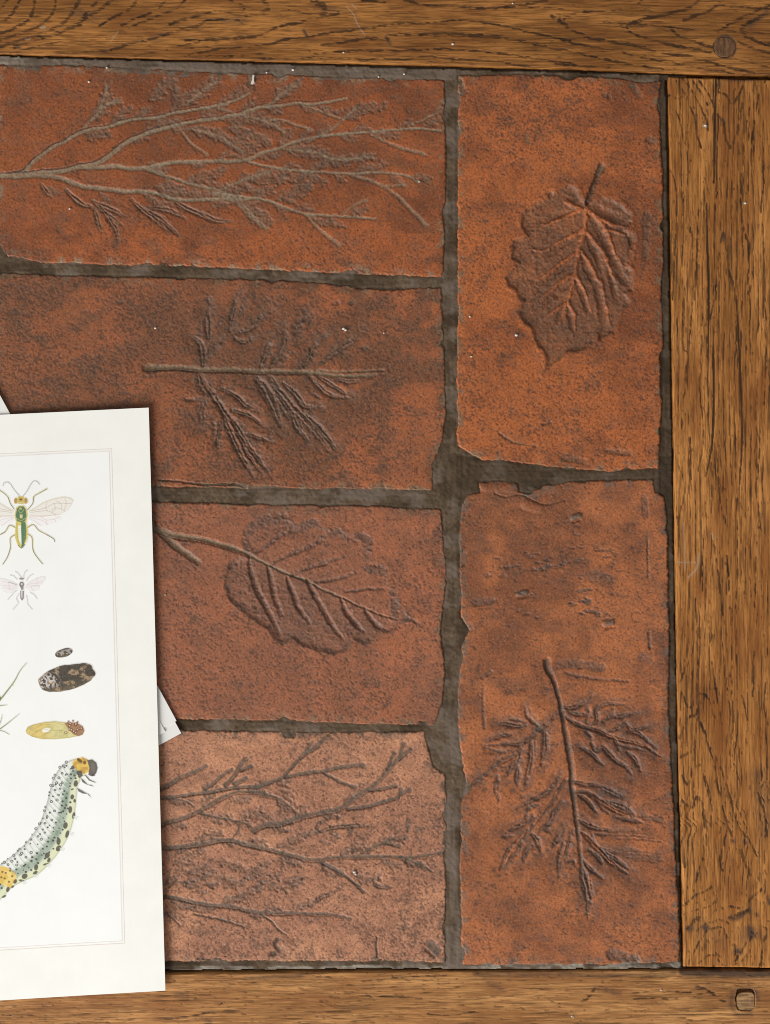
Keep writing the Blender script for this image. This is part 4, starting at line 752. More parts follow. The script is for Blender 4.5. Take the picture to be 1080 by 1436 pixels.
a5 = lambda p: Z(930, 100, 4.487, p); a6 = lambda p: Z(930, 400, 4.227, p); a7 = lambda p: Z(930, 720, 4.227, p); a8 = lambda p: Z(930, 1040, 4.227, p)
right_lines = [(q, w_, s_) for q, w_, s_ in (
  (a5([(50, 220), (90, 270), (110, 330), (130, 420), (150, 500), (165, 640)]), 2.0, .85), (a5([(70, 40), (130, 130), (170, 220), (200, 290), (215, 400), (240, 480)]), 2.0, .85), (a5([(120, 40), (180, 120), (230, 210), (270, 300), (285, 370)]), 1.8, .85), (a5([(180, 50), (230, 120), (280, 210)]), 1.8, .85), (a5([(230, 60), (290, 150), (320, 220)]), 1.8, .85), (a5([(340, 80), (325, 230), (325, 400), (320, 700)]), 1.6, 1.0), (a5([(350, 130), (400, 150), (430, 200), (470, 160), (510, 80)]), 2.4, .85), (a5([(340, 270), (380, 320), (390, 400), (420, 480), (450, 420), (480, 330), (500, 200)]), 2.6, .9),
  (a5([(580, 60), (560, 150), (520, 380), (505, 520)]), 1.8, .85), (a5([(640, 60), (600, 160), (570, 350), (555, 500), (560, 680), (575, 780)]), 1.8, .9), (a5([(40, 600), (80, 720), (85, 860), (75, 1100), (60, 1436)]), 1.6, .9), (a5([(250, 720), (275, 870), (275, 1000), (285, 1250), (290, 1436)]), 1.6, .95), (a5([(350, 600), (355, 720), (330, 800)]), 1.6, .85), (a5([(490, 640), (490, 800), (500, 1100)]), 1.6, .85), (a5([(170, 880), (170, 1010)]), 1.8, .95), (a5([(220, 950), (210, 1200), (200, 1436)]), 1.6, .95), (a5([(330, 1436), (345, 1200), (360, 1100), (380, 1020), (400, 1080), (415, 1250), (440, 1330), (450, 1436)]), 2.2, .9), (a5([(500, 960), (520, 1040), (540, 1090), (535, 1300), (545, 1436)]), 2.0, .95), (a5([(630, 560), (630, 740), (615, 860), (630, 1000), (640, 1436)]), 1.8, .9), (a5([(40, 150), (90, 170), (125, 158)]), 2.2, .9), (a5([(110, 640), (130, 900), (120, 1200), (100, 1436)]), 1.5, .85), (a5([(380, 620), (390, 800)]), 1.3, .7),
  (a6([(270, 0), (265, 200), (260, 420)]), 2.0, 1.0), (a6([(310, 0), (290, 160), (250, 240)]), 1.6, .9), (a6([(420, 0), (435, 160), (435, 400), (460, 580), (470, 900), (455, 1150), (435, 1340)]), 1.9, .95), (a6([(300, 380), (300, 640), (290, 940), (255, 1130)]), 2.0, 1.0), (a6([(330, 380), (330, 490)]), 1.8, 1.), (a6([(130, 0), (120, 350), (150, 420), (120, 700), (110, 860)]), 1.6, .9), (a6([(180, 0), (160, 300), (130, 560)]), 1.6, .85), (a6([(230, 300), (220, 600), (240, 900), (210, 1100)]), 1.5, .9), (a6([(560, 560), (550, 800), (570, 950), (560, 1200), (575, 1436)]), 1.8, .9), (a6([(320, 980), (335, 1220), (350, 1320), (380, 1436)]), 2.4, .9), (a6([(520, 0), (515, 300), (525, 480)]), 1.4, .85), (a6([(600, 0), (610, 300), (600, 740)]), 1.5, .85), (a6([(90, 1060), (130, 1200), (90, 1400)]), 1.8, .9), (a6([(285, 1050), (290, 1250)]), 2.2, .9), (a6([(160, 900), (165, 1150)]), 1.8, .9),
  (a7([(300, 170), (320, 300), (340, 460), (355, 600)]), 2.0, .9), (a7([(380, 250), (390, 400), (400, 560)]), 2.4, .9), (a7([(440, 0), (440, 330), (430, 560)]), 1.4, .85), (a7([(490, 200), (485, 500)]), 1.3, .8), (a7([(550, 260), (545, 570)]), 1.7, .9), (a7([(240, 150), (235, 460)]), 1.5, .9), (a7([(190, 500), (200, 700), (205, 930), (190, 1436)]), 1.6, .9), (a7([(280, 640), (285, 780)]), 3.2, .8), (a7([(350, 760), (370, 960), (400, 1200), (410, 1436)]), 1.6, .9), (a7([(290, 880), (320, 1080), (350, 1250)]), 1.6, .85), (a7([(110, 1060), (160, 1150), (210, 1070), (270, 1095), (300, 1200)]), 2.6, .85), (a7([(100, 1330), (160, 1200), (220, 1240), (280, 1390)]), 2.6, .85), (a7([(100, 1000), (170, 830)]), 2.0, .9), (a7([(400, 960), (420, 1230)]), 2.2, .85), (a7([(470, 1080), (500, 1220)]), 1.8, .85), (a7([(540, 820), (530, 1080)]), 2.0, .9), (a7([(610, 1000), (600, 1150), (620, 1250)]), 1.8, .85),
  (a8([(105, 90), (160, 60)]), 2.6, .85), (a8([(110, 200), (150, 250), (180, 160), (230, 140), (250, 220), (290, 380), (285, 500)]), 2.6, .85), (a8([(105, 340), (170, 390), (200, 330), (235, 380), (255, 540), (240, 660), (180, 880)]), 3.0, .85), (a8([(110, 480), (190, 500)]), 3.6, .6), (a8([(270, 20), (310, 160), (330, 300), (380, 480), (410, 560)]), 2.0, .9), (a8([(340, 150), (400, 330), (440, 480), (490, 560)]), 2.0, .9), (a8([(420, 130), (460, 260)]), 1.8, .85), (a8([(460, 640), (490, 720), (520, 790)]), 3.0, .9), (a8([(330, 680), (350, 760)]), 4.0, .7), (a8([(110, 560), (130, 740)]), 2.4, .9), (a8([(140, 960), (190, 910), (240, 890), (290, 860)]), 2.4, .85), (a8([(390, 975), (470, 980), (530, 920), (590, 870)]), 2.4, .85), (a8([(400, 1040), (500, 1000)]), 3.0, .9), (a8([(140, 1110), (200, 1060), (250, 1040)]), 2.2, .8), (a8([(280, 1110), (350, 1100), (380, 1160)]), 2.6, .8), (a8([(140, 1330), (220, 1180), (260, 1120)]), 2.0, .7), (a8([(210, 1310), (290, 1260), (350, 1320)]), 2.0, .8), (a8([(600, 1150), (580, 1330)]), 2.4, .8), (a8([(430, 1300), (500, 1190), (560, 1130)]), 2.2, .8), (a8([(500, 560), (560, 680)]), 1.8, .8), (a8([(560, 300), (600, 420), (620, 560)]), 2.4, .8))]
def proc_right(X, Y):
    low = sst(980, 1200, Y); vlow = sst(1225, 1275, Y)
    ph = (X + 14 * (fbm(X / 70, Y / 400, 61, 2) - .5) + (8 + 20 * low) * (vn(X / 46, Y / (230 - 130 * low), 63) - .5)) / 7.5
    band = np.exp(-((ph - np.floor(ph) - .5) / .17) ** 2)
    mod = sst(.25, .6, vn(X / 8, Y / 110, 65))
    L = .20 + .85 * band * mod
    r = np.hypot((X - 1015) * .8, Y - 1330) + 14 * vn(X / 20, Y / 20, 66)
    ph2 = r / 13; band2 = np.exp(-((ph2 - np.floor(ph2) - .5) / .16) ** 2)
    return L * (1 - vlow) + vlow * (.22 + .62 * band2 * sst(.3, .6, vn(X / 14, Y / 14, 68)))
wm_right = wood_material("oak end rail", (158, 102, 48), (194, 132, 70), (122, 74, 30), 'y')
b_right = board([(937, 107.5), (940, 278), (941.5, 412), (945.5, 731), (951, 1060), (956, 1206), (958.5, 1356), (1165, 1359), (1165, 113.5), (1040, 110.5)], right_lines, 'y', wm_right, 1.0, 401, proc_right, 1.35, 0.0, .26,
      stains_darks=[(a8([(560, 200), (600, 380), (610, 520)]), 16, .38), (a8([(410, 585), (415, 590)]), 4, .8), (a8([(485, 585), (490, 600)]), 4, .7), (a8([(515, 1110), (520, 1150)]), 7, 1.1), (a8([(435, 1242), (458, 1245)]), 5, 1.0), (a8([(240, 1100), (260, 1105)]), 6, .9), (a8([(150, 1110), (165, 1108)]), 6, .8), (a8([(400, 1045), (440, 1045), (510, 995)]), 4, .9), (a8([(470, 1150), (560, 1150)]), 14, .3), (a8([(200, 1090), (330, 1180)]), 18, .25), (a8([(190, 910), (195, 915)]), 3.5, .8), (a5([(350, 90), (350, 95)]), 6, .6), (a5([(205, 275), (207, 278)]), 3, .8), (a5([(340, 40), (480, 50), (600, 45)]), 4, .8), (a5([(380, 1020), (385, 1060)]), 5, .5), (a5([(370, 300), (380, 320)]), 3.5, .7), (a8([(555, 1020), (560, 1030)]), 3, .8), (a8([(620, 920), (630, 960)]), 3, .7)],
      scr=[(a5([(250, 345), (275, 350)]), 1.6, .9), (a5([(505, 830), (518, 830)]), 1.8, .9), (a7([(120, 60), (125, 220), (130, 340)]), 1.1, .45), (a7([(210, 240), (200, 320), (150, 380)]), 1.6, .5), (a7([(290, 120), (295, 150)]), 2, .4), (a7([(85, 290), (190, 290)]), 1.4, .35)],
      checks=[([(1004, 112), (1002.5, 190), (1001.5, 256)], [1.6, 2.3, 1.4], 1), ([(991, 285), (992, 340), (994, 400), (993, 500)], [1.2, 2.0, 1.9, 1.2], 1), ([(1001, 485), (1001, 560), (999, 620), (991, 665)], [1.2, 2.1, 1.9, 1.0], 1), ([(1033, 415), (1036, 480), (1039, 540), (1041, 610), (1038, 670)], [1.0, 1.6, 2.0, 1.6, .9], .95), ([(983, 880), (978, 980)], [.7, 1.1, .7], .8)],
      label="oak end rail with long straight grain beside the right hand tiles")

c1 = lambda p: Z(220, 1340, 3.6, p); c3 = lambda p: Z(780, 1340, 3.6, p); c2 = lambda p: Z(500, 1340, 3.6, p)
def proc_bot(X, Y):
    t = Y + X * .045
    ph = (t + 7 * (fbm(X / 130, Y / 22, 71, 2) - .5)) / 6.0
    band = np.exp(-((ph - np.floor(ph) - .5) / .2) ** 2)
    return .20 + .36 * band * sst(.25, .6, vn(X / 50, Y / 7, 73)) + .14 * sst(.5, .7, fbm(X / 60, Y / 25, 75, 2))
wm_bot = wood_material("oak rail bottom", (162, 112, 64), (200, 146, 90), (128, 84, 44), 'x')  # paler oak: stronger light at this end is put into the colour
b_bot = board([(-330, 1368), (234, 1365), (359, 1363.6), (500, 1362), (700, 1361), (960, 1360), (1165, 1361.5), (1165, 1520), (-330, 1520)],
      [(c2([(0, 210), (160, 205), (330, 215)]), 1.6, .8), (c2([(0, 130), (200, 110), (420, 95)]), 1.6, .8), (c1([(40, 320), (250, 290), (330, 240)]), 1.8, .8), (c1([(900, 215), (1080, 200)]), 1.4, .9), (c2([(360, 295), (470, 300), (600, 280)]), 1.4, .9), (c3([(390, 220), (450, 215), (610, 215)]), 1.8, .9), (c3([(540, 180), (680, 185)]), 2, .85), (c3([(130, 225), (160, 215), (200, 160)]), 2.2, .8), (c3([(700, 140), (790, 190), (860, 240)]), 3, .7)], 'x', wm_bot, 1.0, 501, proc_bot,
      stains_darks=[(c3([(640, 82), (900, 90), (1090, 92)]), 6.5, 1.3), (c2([(600, 90), (760, 95), (900, 95), (1080, 90)]), 5, .5), (c3([(0, 95), (300, 100), (600, 85)]), 4, .5), (c2([(650, 120), (720, 160)]), 7, .4), (c1([(450, 115), (600, 105), (730, 100)]), 4, .5), (c1([(100, 200), (150, 195)]), 6, .35), (c3([(895, 180), (885, 240), (910, 290), (980, 290)]), 5, .5), (c3([(910, 170), (1000, 175), (1020, 220)]), 4, .6), (c3([(200, 160), (320, 190)]), 5, .4), (c3([(710, 155), (715, 158)]), 3, .8), (c1([(250, 325), (270, 330)]), 4, .5)],  # first stroke: dark band along the rail's upper edge at the right
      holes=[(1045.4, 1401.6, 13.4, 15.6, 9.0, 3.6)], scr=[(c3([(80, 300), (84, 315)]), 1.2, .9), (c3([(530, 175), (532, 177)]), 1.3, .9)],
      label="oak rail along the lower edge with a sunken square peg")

def peg(cx, cy, rx, ry, sq, z0, z1, mat, parent, n=28, seed=1):
    rg = np.random.RandomState(seed)
    rings = [(1.0, z0), (1.0, z1 - .8), (.93, z1), (.6, z1 + .15), (.25, z1 - .1)]
    v = []; f = []
    for k, (s_, zz) in enumerate(rings):
        for i in range(n):
            t = 2 * math.pi * i / n
            c, s2 = math.cos(t), math.sin(t)
            rad = 1.0 / (abs(c) ** sq + abs(s2) ** sq) ** (1 / sq)
            j = 1 + .03 * math.sin(3 * t + seed) + .015 * rg.rand()
            x = cx + rx * rad * c * s_ * j; y = cy + ry * rad * s2 * s_ * j
            w = W(x, y); v.append((w[0], w[1], (zz + .2 * rg.rand() * (k > 1)) * S))
    for k in range(len(rings) - 1):
        for i in range(n):
            a = k * n + i; b = k * n + (i + 1) % n
            f.append((a, a + n, b + n, b))
    f.append(tuple(range((len(rings) - 1) * n + n - 1, (len(rings) - 1) * n - 1, -1)))
    return poly_mesh("peg", v, f, mat, parent)
def peg_mat(name, a, b_, axis):
    m, nt, bs = new_mat(name)
    tc = N(nt, 'ShaderNodeTexCoord').outputs['Object']
    mp = N(nt, 'ShaderNodeMapping'); nt.links.new(tc, mp.inputs[0]); mp.inputs['Scale'].default_value = (.12, 1, 1) if axis == 'x' else (1, .2, 1)
    mp.inputs['Rotation'].default_value = (0, 0, .1 if axis == 'x' else .6)
    f1 = noise(nt, 700, 3, .6, mp.outputs[0])
    base = mixc(nt, ramp(nt, f1, .38, .62), lin(a), lin(b_))
    nt.links.new(base, bs.inputs['Base Color']); bs.inputs['Roughness'].default_value = .6
    bp = N(nt, 'ShaderNodeBump'); bp.inputs['Strength'].default_value = .4; bp.inputs['Distance'].default_value = .0006
    nt.links.new(f1, bp.inputs['Height']); nt.links.new(bp.outputs[0], bs.inputs['Normal'])
    return m
peg(1016, 66, 15.6, 14, 2.2, -8, 1.3, peg_mat("dark oak peg", (76, 50, 28), (116, 78, 42), 'y'), b_top, seed=2)
peg(1046, 1404.5, 12.8, 12.8, 4.0, -12, -.3, peg_mat("pale oak peg", (112, 80, 48), (172, 132, 86), 'x'), b_bot, seed=5)

# ------------------------------------------------------------------ paper sheets
paper_m = plain("cream card", (240, 239, 231), .75, .02, 60)
panel_m = plain("white printed ground", (240, 240, 236), .75, .012, 60)
under_m = plain("white paper", (228, 226, 221), .75, .02, 60)
def sheet(name, corners, zf, th, mat, nx=2, ny=2):
    """corners TL, TR, BR, BL in u; zf(x, y) underside height in metres"""
    v = []; f = []
    for lay in (0, 1):
        for j in range(ny + 1):
            for i in range(nx + 1):
                s_, t = i / nx, j / ny
                x = (corners[0][0] * (1 - s_) + corners[1][0] * s_) * (1 - t) + (corners[3][0] * (1 - s_) + corners[2][0] * s_) * t
                y = (corners[0][1] * (1 - s_) + corners[1][1] * s_) * (1 - t) + (corners[3][1] * (1 - s_) + corners[2][1] * s_) * t
                w = W(x, y); v.append((w[0], w[1], zf(x, y) + lay * th))
    n = (nx + 1) * (ny + 1)
    for j in range(ny):
        for i in range(nx):
            a = j * (nx + 1) + i
            f.append((a, a + 1, a + nx + 2, a + nx + 1)); f.append((n + a + nx + 1, n + a + nx + 2, n + a + 1, n + a))
    ring = [i for i in range(nx + 1)] + [j * (nx + 1) + nx for j in range(1, ny + 1)] + [ny * (nx + 1) + i for i in range(nx - 1, -1, -1)] + [j * (nx + 1) for j in range(ny - 1, 0, -1)]
    for k in range(len(ring)):
        a, b = ring[k], ring[(k + 1) % len(ring)]
        f.append((b, a, n + a, n + b))
    return poly_mesh(name, v, f, mat)
MM = .001
TOP = .0031; TH = .0004
zmain = lambda x, y: .0021 + .0011 * sst(60, 240, x) + .0004 * np.sin(y / 170.0) * sst(0, 230, x)
TZ = lambda x, y: zmain(x, y) + TH
main = sheet("insect_print", [(-420, 602), (209.5, 572), (233, 1387), (-400, 1427)], lambda x, y: float(zmain(x, y)), TH, paper_m, 50, 50)
set_props(main, "large cream print of sawflies, cocoons and a spotted caterpillar lying on top of the others", "art print")
d = np.array([.542, 1.0]) / math.hypot(.542, 1); nrm = np.array([-d[1], d[0]])
def under(tip, length, width, z, name, lab, top=None):
    tip = np.array(tip, float); TR = tip - d * length; BL = tip + nrm * width; TLc = TR + nrm * width
    o = sheet(name, [tuple(TLc), tuple(TR), tuple(tip), tuple(BL)], lambda x, y: z, .00035, under_m)
    set_props(o, lab, "paper", "white sheets fanned out under the insect print")
    return o
uA = under((254.5, 1028), 815, 560, .0009, "paper_sheet", "lowest white sheet, its sharp corner reaching farthest out from under the print")
uB = under((248, 1010.5), 800, 540, .0013, "paper_sheet", "middle white sheet with a slim edge showing under the print")
uC = under((232.5, 1025.8), 812, 540, .0017, "paper_sheet", "upper white sheet showing only a small corner beside the print edge")

# printed ground and border
def patch(name, c, nx, ny, mat, dz, parent):
    # a thin printed layer lying on the card; corners TL, TR, BR, BL
    v = []; f = []
    for j in range(ny + 1):
        for i in range(nx + 1):
            q, t = i / nx, j / ny
            x = (c[0][0] * (1 - q) + c[1][0] * q) * (1 - t) + (c[3][0] * (1 - q) + c[2][0] * q) * t
            y = (c[0][1] * (1 - q) + c[1][1] * q) * (1 - t) + (c[3][1] * (1 - q) + c[2][1] * q) * t
            v.append((*W(x, y), float(TZ(x, y)) + dz))
    for j in range(ny):
        for i in range(nx):
            k = j * (nx + 1) + i
            f.append((k, k + nx + 1, k + nx + 2, k + 1))
    return poly_mesh(name, v, f, mat, parent)
patch("printed_ground", [(-340, 655), (154.5, 632), (173.5, 1319), (-330, 1349)], 40, 50, panel_m, .00003, main)
pink = plain("faint pink ink", (233, 223, 216), .75, .02, 60)
def frame_line(off, wd):
    c = [(-340, 655), (155, 632), (173.5, 1319), (-330, 1349)]
    g = lambda k: [(c[0][0] - k, c[0][1] - k), (c[1][0] + k, c[1][1] - k), (c[2][0] + k, c[2][1] + k), (c[3][0] - k, c[3][1] + k)]
    p, o = g(off), g(off + wd)
    patch("border_line", [o[0], o[1], p[1], p[0]], 50, 1, pink, .00006, main)
    patch("border_line", [p[1], o[1], o[2], p[2]], 1, 50, pink, .00006, main)
    patch("border_line", [p[3], p[2], o[2], o[3]], 50, 1, pink, .00006, main)
frame_line(-1.6, .9); frame_line(1.8, .9)

# ------------------------------------------------------------------ printed figures (ink laid on the card)
def ink_mat():
    m, nt, b = new_mat("printed ink")
    at = N(nt, 'ShaderNodeAttribute'); at.attribute_name = 'ink'
    nt.links.new(at.outputs['Color'], b.inputs['Base Color'])
    b.inputs['Roughness'].default_value = .75; b.inputs['Specular IOR Level'].default_value = .25
    return m
INK = ink_mat()
class Ink:
    def __init__(self, x0, y0, x1, y1, s=.5):
        self.x0, self.y0, self.s = x0, y0, s
        self.X, self.Y = np.meshgrid(np.arange(x0, x1 + s, s), np.arange(y0, y1 + s, s))
        self.C = np.tile(lin((240, 240, 236)), (*self.X.shape, 1)); self.A = np.zeros(self.X.shape)
    def put(self, m, c):
        c = np.asarray(lin(c)) if not (isinstance(c, np.ndarray) and c.ndim == 3) else c
        self.C = self.C * (1 - m[..., None]) + c * m[..., None]; self.A = np.maximum(self.A, m)
    def poly(self, pts, c, op=1, soft=.5):
        sd = poly_sdf(pts, self.X, self.Y); self.put(op * sst(-soft, soft, sd), c); return sd
    def ell(self, cx, cy, rx, ry, c, op=1, rot=0, ring=None):
        dx, dy = self.X - cx, self.Y - cy; co, si = math.cos(rot), math.sin(rot)
        e = np.sqrt(((dx * co + dy * si) / rx) ** 2 + ((-dx * si + dy * co) / ry) ** 2)
        sd = (1 - e) * min(rx, ry)
        if ring: sd = ring / 2 - np.abs(sd)
        self.put(op * sst(-.4, .4, sd), c); return e
    def line(self, pts, w, c, op=1, dash=0):
        P, T = catmull(pts, .35) if len(pts) > 2 else catmull([pts[0], ((pts[0][0] + pts[1][0]) / 2, (pts[0][1] + pts[1][1]) / 2), pts[1]], .35)
        m = np.zeros(self.X.shape); ny, nx = m.shape
        acc = 0
        for k, (px, py) in enumerate(P):
            ww = w if not isinstance(w, tuple) else w[0] + (w[1] - w[0]) * T[k]
            if dash and (k // dash) % 2: ww *= .55
            q = ww + 1.5
            i0 = max(0, int((px - q - self.x0) / self.s)); i1 = min(nx, int((px + q - self.x0) / self.s) + 2); j0 = max(0, int((py - q - self.y0) / self.s)); j1 = min(ny, int((py + q - self.y0) / self.s) + 2)
            if i0 >= i1 or j0 >= j1: continue
            dd = np.hypot(self.X[j0:j1, i0:i1] - px, self.Y[j0:j1, i0:i1] - py)
            B = m[j0:j1, i0:i1]; np.maximum(B, np.clip(ww / 2 + .4 - dd, 0, 1), out=B)
        self.put(m * op, c)
    def done(self, name, label):
        keep = self.A > .04
        ny, nx = keep.shape
        kf = keep[:-1, :-1] | keep[1:, :-1] | keep[:-1, 1:] | keep[1:, 1:]
        idx = np.arange(ny * nx).reshape(ny, nx)
        q = np.stack([idx[:-1, :-1], idx[1:, :-1], idx[1:, 1:], idx[:-1, 1:]], -1)[kf]
        used = np.zeros(ny * nx, bool); used[q.ravel()] = True; re = np.cumsum(used) - 1
        V = np.stack([(self.X - 540) * S, (718 - self.Y) * S, TZ(self.X, self.Y) + .00009], -1).reshape(-1, 3)[used]
        c4 = np.concatenate([self.C, np.ones((*self.X.shape, 1))], -1).reshape(-1, 4)[used]
        o = mesh_np(name, V, re[q], INK, main, {"ink": c4}); o["label"] = label
        return o

def sawfly():
    k = Ink(-45, 670, 106, 796)
    z = lambda p: Z(0, 660, 9.573, p)
    mir = lambda p: [(2 * 295 - x, y) for x, y in p]
    fw = [(400, 545), (500, 490), (600, 430), (740, 380), (860, 360), (950, 372), (985, 400), (950, 480), (880, 550), (760, 590), (560, 605), (400, 600)]
    hw = [(390, 620), (560, 608), (800, 618), (822, 650), (760, 690), (660, 735), (560, 745), (440, 700)]
    for mm in (lambda p: p, mir):
        k.poly(z(mm(fw)), (228, 220, 208), .7); k.poly(z(mm(hw)), (236, 229, 226), .6)
        for p, w, c in (([(400, 545), (500, 490), (600, 430), (740, 380), (860, 360), (950, 372), (985, 400)], 1.0, (196, 168, 96)), ([(985, 400), (950, 480), (880, 550), (760, 590), (560, 605), (400, 600)], .5, (188, 160, 140)), ([(420, 560), (640, 540), (760, 590)], .55, (150, 124, 104)), ([(430, 540), (620, 500), (740, 440), (900, 440), (960, 440)], .55, (150, 124, 104)), ([(620, 500), (650, 540)], .5, (150, 124, 104)), ([(640, 430), (620, 500)], .5, (150, 124, 104)), ([(740, 440), (750, 520), (700, 560)], .5, (150, 124, 104)), ([(760, 400), (830, 450), (840, 520)], .5, (150, 124, 104)), ([(880, 380), (900, 440), (870, 530)], .5, (150, 124, 104)), ([(700, 530), (760, 500), (840, 520), (880, 545)], .5, (150, 124, 104)), ([(400, 625), (520, 650), (600, 680), (650, 720)], .5, (180, 150, 140)), ([(400, 640), (480, 680), (560, 740)], .5, (180, 150, 140)), ([(560, 612), (620, 660), (740, 650), (800, 620)], .5, (180, 150, 140)), ([(400, 610), (560, 615), (700, 600), (820, 590)], .6, (190, 165, 110)), ([(640, 660), (640, 730)], .5, (180, 150, 140)), ([(740, 650), (760, 690)], .5, (180, 150, 140))):
            k.line(z(mm(p)), w, c, .85)
    leg = (160, 146, 66); lj = (100, 94, 56)
    for p in ([(-60, 220), (0, 260), (60, 300), (120, 360), (150, 440), (200, 515)], [(640, 245), (560, 290), (465, 350), (450, 440), (380, 525)], [(375, 765), (460, 725), (530, 800), (640, 860), (730, 915), (742, 950)], [(215, 760), (140, 735), (80, 820), (10, 860), (-80, 910)], [(380, 845), (440, 900), (450, 1040), (480, 1120), (580, 1250)], [(210, 860), (150, 910), (150, 1040), (110, 1160), (50, 1255)]):
        k.line(z(p), (2.0, 1.3), leg, .95); k.line(z(p[len(p) // 2:]), (1.2, 1.0), lj, .85, dash=4)
    for p in ([(50, 205), (65, 168), (110, 155), (150, 180), (200, 255), (275, 345)], [(540, 185), (510, 150), (465, 140), (420, 190), (370, 280), (318, 345)]):
        k.line(z(p), 1.0, (112, 116, 84), .95)
    for x in (460, 735, 580, 50, 150, 450): pass
    k.poly(z([(225, 500), (260, 470), (330, 465), (370, 510), (385, 600), (365, 690), (295, 710), (225, 690), (205, 600)]), (204, 190, 108))
    k.poly(z([(240, 510), (270, 480), (325, 480), (355, 520), (365, 610), (345, 680), (295, 695), (240, 675), (222, 600)]), (94, 122, 92))
    for p in ([(255, 530), (290, 570), (330, 525)], [(235, 640), (290, 670), (350, 640)]): k.line(z(p), .8, (206, 204, 130), .9)
    k.poly(z([(275, 590), (315, 590), (310, 640), (280, 640)]), (222, 210, 150), .9); k.ell(*z([(285, 510)])[0], 2.2, 1.6, (200, 196, 150), .7)
    k.poly(z([(225, 690), (365, 690), (385, 800), (382, 910), (345, 990), (300, 1042), (250, 1000), (212, 900), (215, 780)]), (214, 196, 108))
    k.poly(z([(295, 690), (352, 690), (365, 800), (360, 910), (325, 1010), (300, 1038), (290, 900)]), (90, 124, 94))
    k.poly(z([(252, 740), (292, 735), (298, 900), (300, 1000), (262, 930)]), (236, 236, 222))
    k.line(z([(240, 700), (240, 850), (270, 1000)]), .7, (120, 140, 80), .8); k.line(z([(255, 1000), (300, 1038), (345, 990)]), 1.4, (74, 96, 60), .9)
    for t in range(8): k.line(z([(228, 770 + t * 28), (290, 776 + t * 28)]), .35, (150, 150, 110), .6); k.line(z([(330, 770 + t * 28), (376, 766 + t * 28)]), .4, (206, 190, 96), .7)
    k.poly(z([(255, 345), (330, 345), (330, 430), (255, 430)]), (198, 176, 84)); k.ell(*z([(228, 405)])[0], 3.4, 4.6, (206, 182, 116), 1, .15); k.ell(*z([(352, 405)])[0], 3.4, 4.6, (206, 182, 116), 1, -.15)
    k.ell(*z([(222, 400)])[0], 2.0, 3.4, (160, 120, 86), .7); k.ell(*z([(358, 400)])[0], 2.0, 3.4, (160, 120, 86), .7); k.ell(*z([(290, 388)])[0], 2.2, 1.4, (92, 84, 62), .9); k.line(z([(262, 440), (325, 440)]), 1.6, (196, 176, 90))
    k.done("printed_sawfly", "green and yellow sawfly drawn with spread wings")
sawfly()
def small_sawfly():
    k = Ink(-14, 796, 68, 858)
    z = lambda p: Z(0, 790, 9.818, p); g = (146, 134, 134)
    for fw in ([(370, 300), (420, 260), (540, 200), (600, 185), (630, 200), (600, 255), (540, 300), (420, 315)], [(250, 300), (180, 255), (60, 215), (0, 210), (-60, 240), (30, 310), (120, 340), (240, 330)]):
        k.poly(z(fw), (232, 222, 220), .6); k.line(z(fw + fw[:1]), .5, (186, 174, 172), .8)
    for hw in ([(360, 330), (540, 320), (520, 360), (420, 385)], [(250, 345), (40, 340), (80, 390), (160, 405), (230, 370)]): k.poly(z(hw), (234, 224, 222), .6); k.line(z(hw), .45, (190, 180, 178), .7)
    for p in ([(390, 290), (470, 300), (550, 300)], [(420, 270), (520, 270), (590, 240)], [(40, 250), (130, 260), (230, 295)], [(60, 300), (140, 310), (240, 310)], [(130, 260), (140, 340)], [(520, 200), (520, 280)], [(440, 330), (470, 370)], [(120, 350), (200, 370)]): k.line(z(p), .5, (178, 160, 158), .8)
    k.line(z([(130, 255), (240, 290)]), 1.0, (140, 130, 140), .8)
    for p in ([(150, 160), (200, 175), (245, 220)], [(225, 110), (260, 140), (300, 185)], [(390, 95), (355, 115), (335, 180)], [(465, 150), (410, 180), (375, 240)], [(240, 370), (205, 400), (120, 495)], [(425, 400), (480, 430), (515, 480)], [(270, 420), (240, 480), (265, 545)], [(250, 565), (190, 635)], [(370, 440), (388, 490), (390, 550), (450, 630)]): k.line(z(p), .8, g, .9)
    k.ell(*z([(310, 208)])[0], 3.6, 1.6, (136, 124, 124), .9); k.ell(*z([(310, 290)])[0], 3.4, 4.2, (128, 116, 118), .95); k.ell(*z([(312, 285)])[0], 1.4, 1.6, (210, 204, 204), .9); k.ell(*z([(316, 340)])[0], 2.2, 2.6, (140, 128, 130), .9)
    k.poly(z([(290, 375), (340, 375), (338, 480), (316, 510), (292, 480)]), (122, 106, 110)); k.poly(z([(302, 380), (322, 380), (320, 480), (308, 480)]), (226, 222, 222))
    k.done("printed_sawfly", "small grey outline drawing of a sawfly")
small_sawfly()
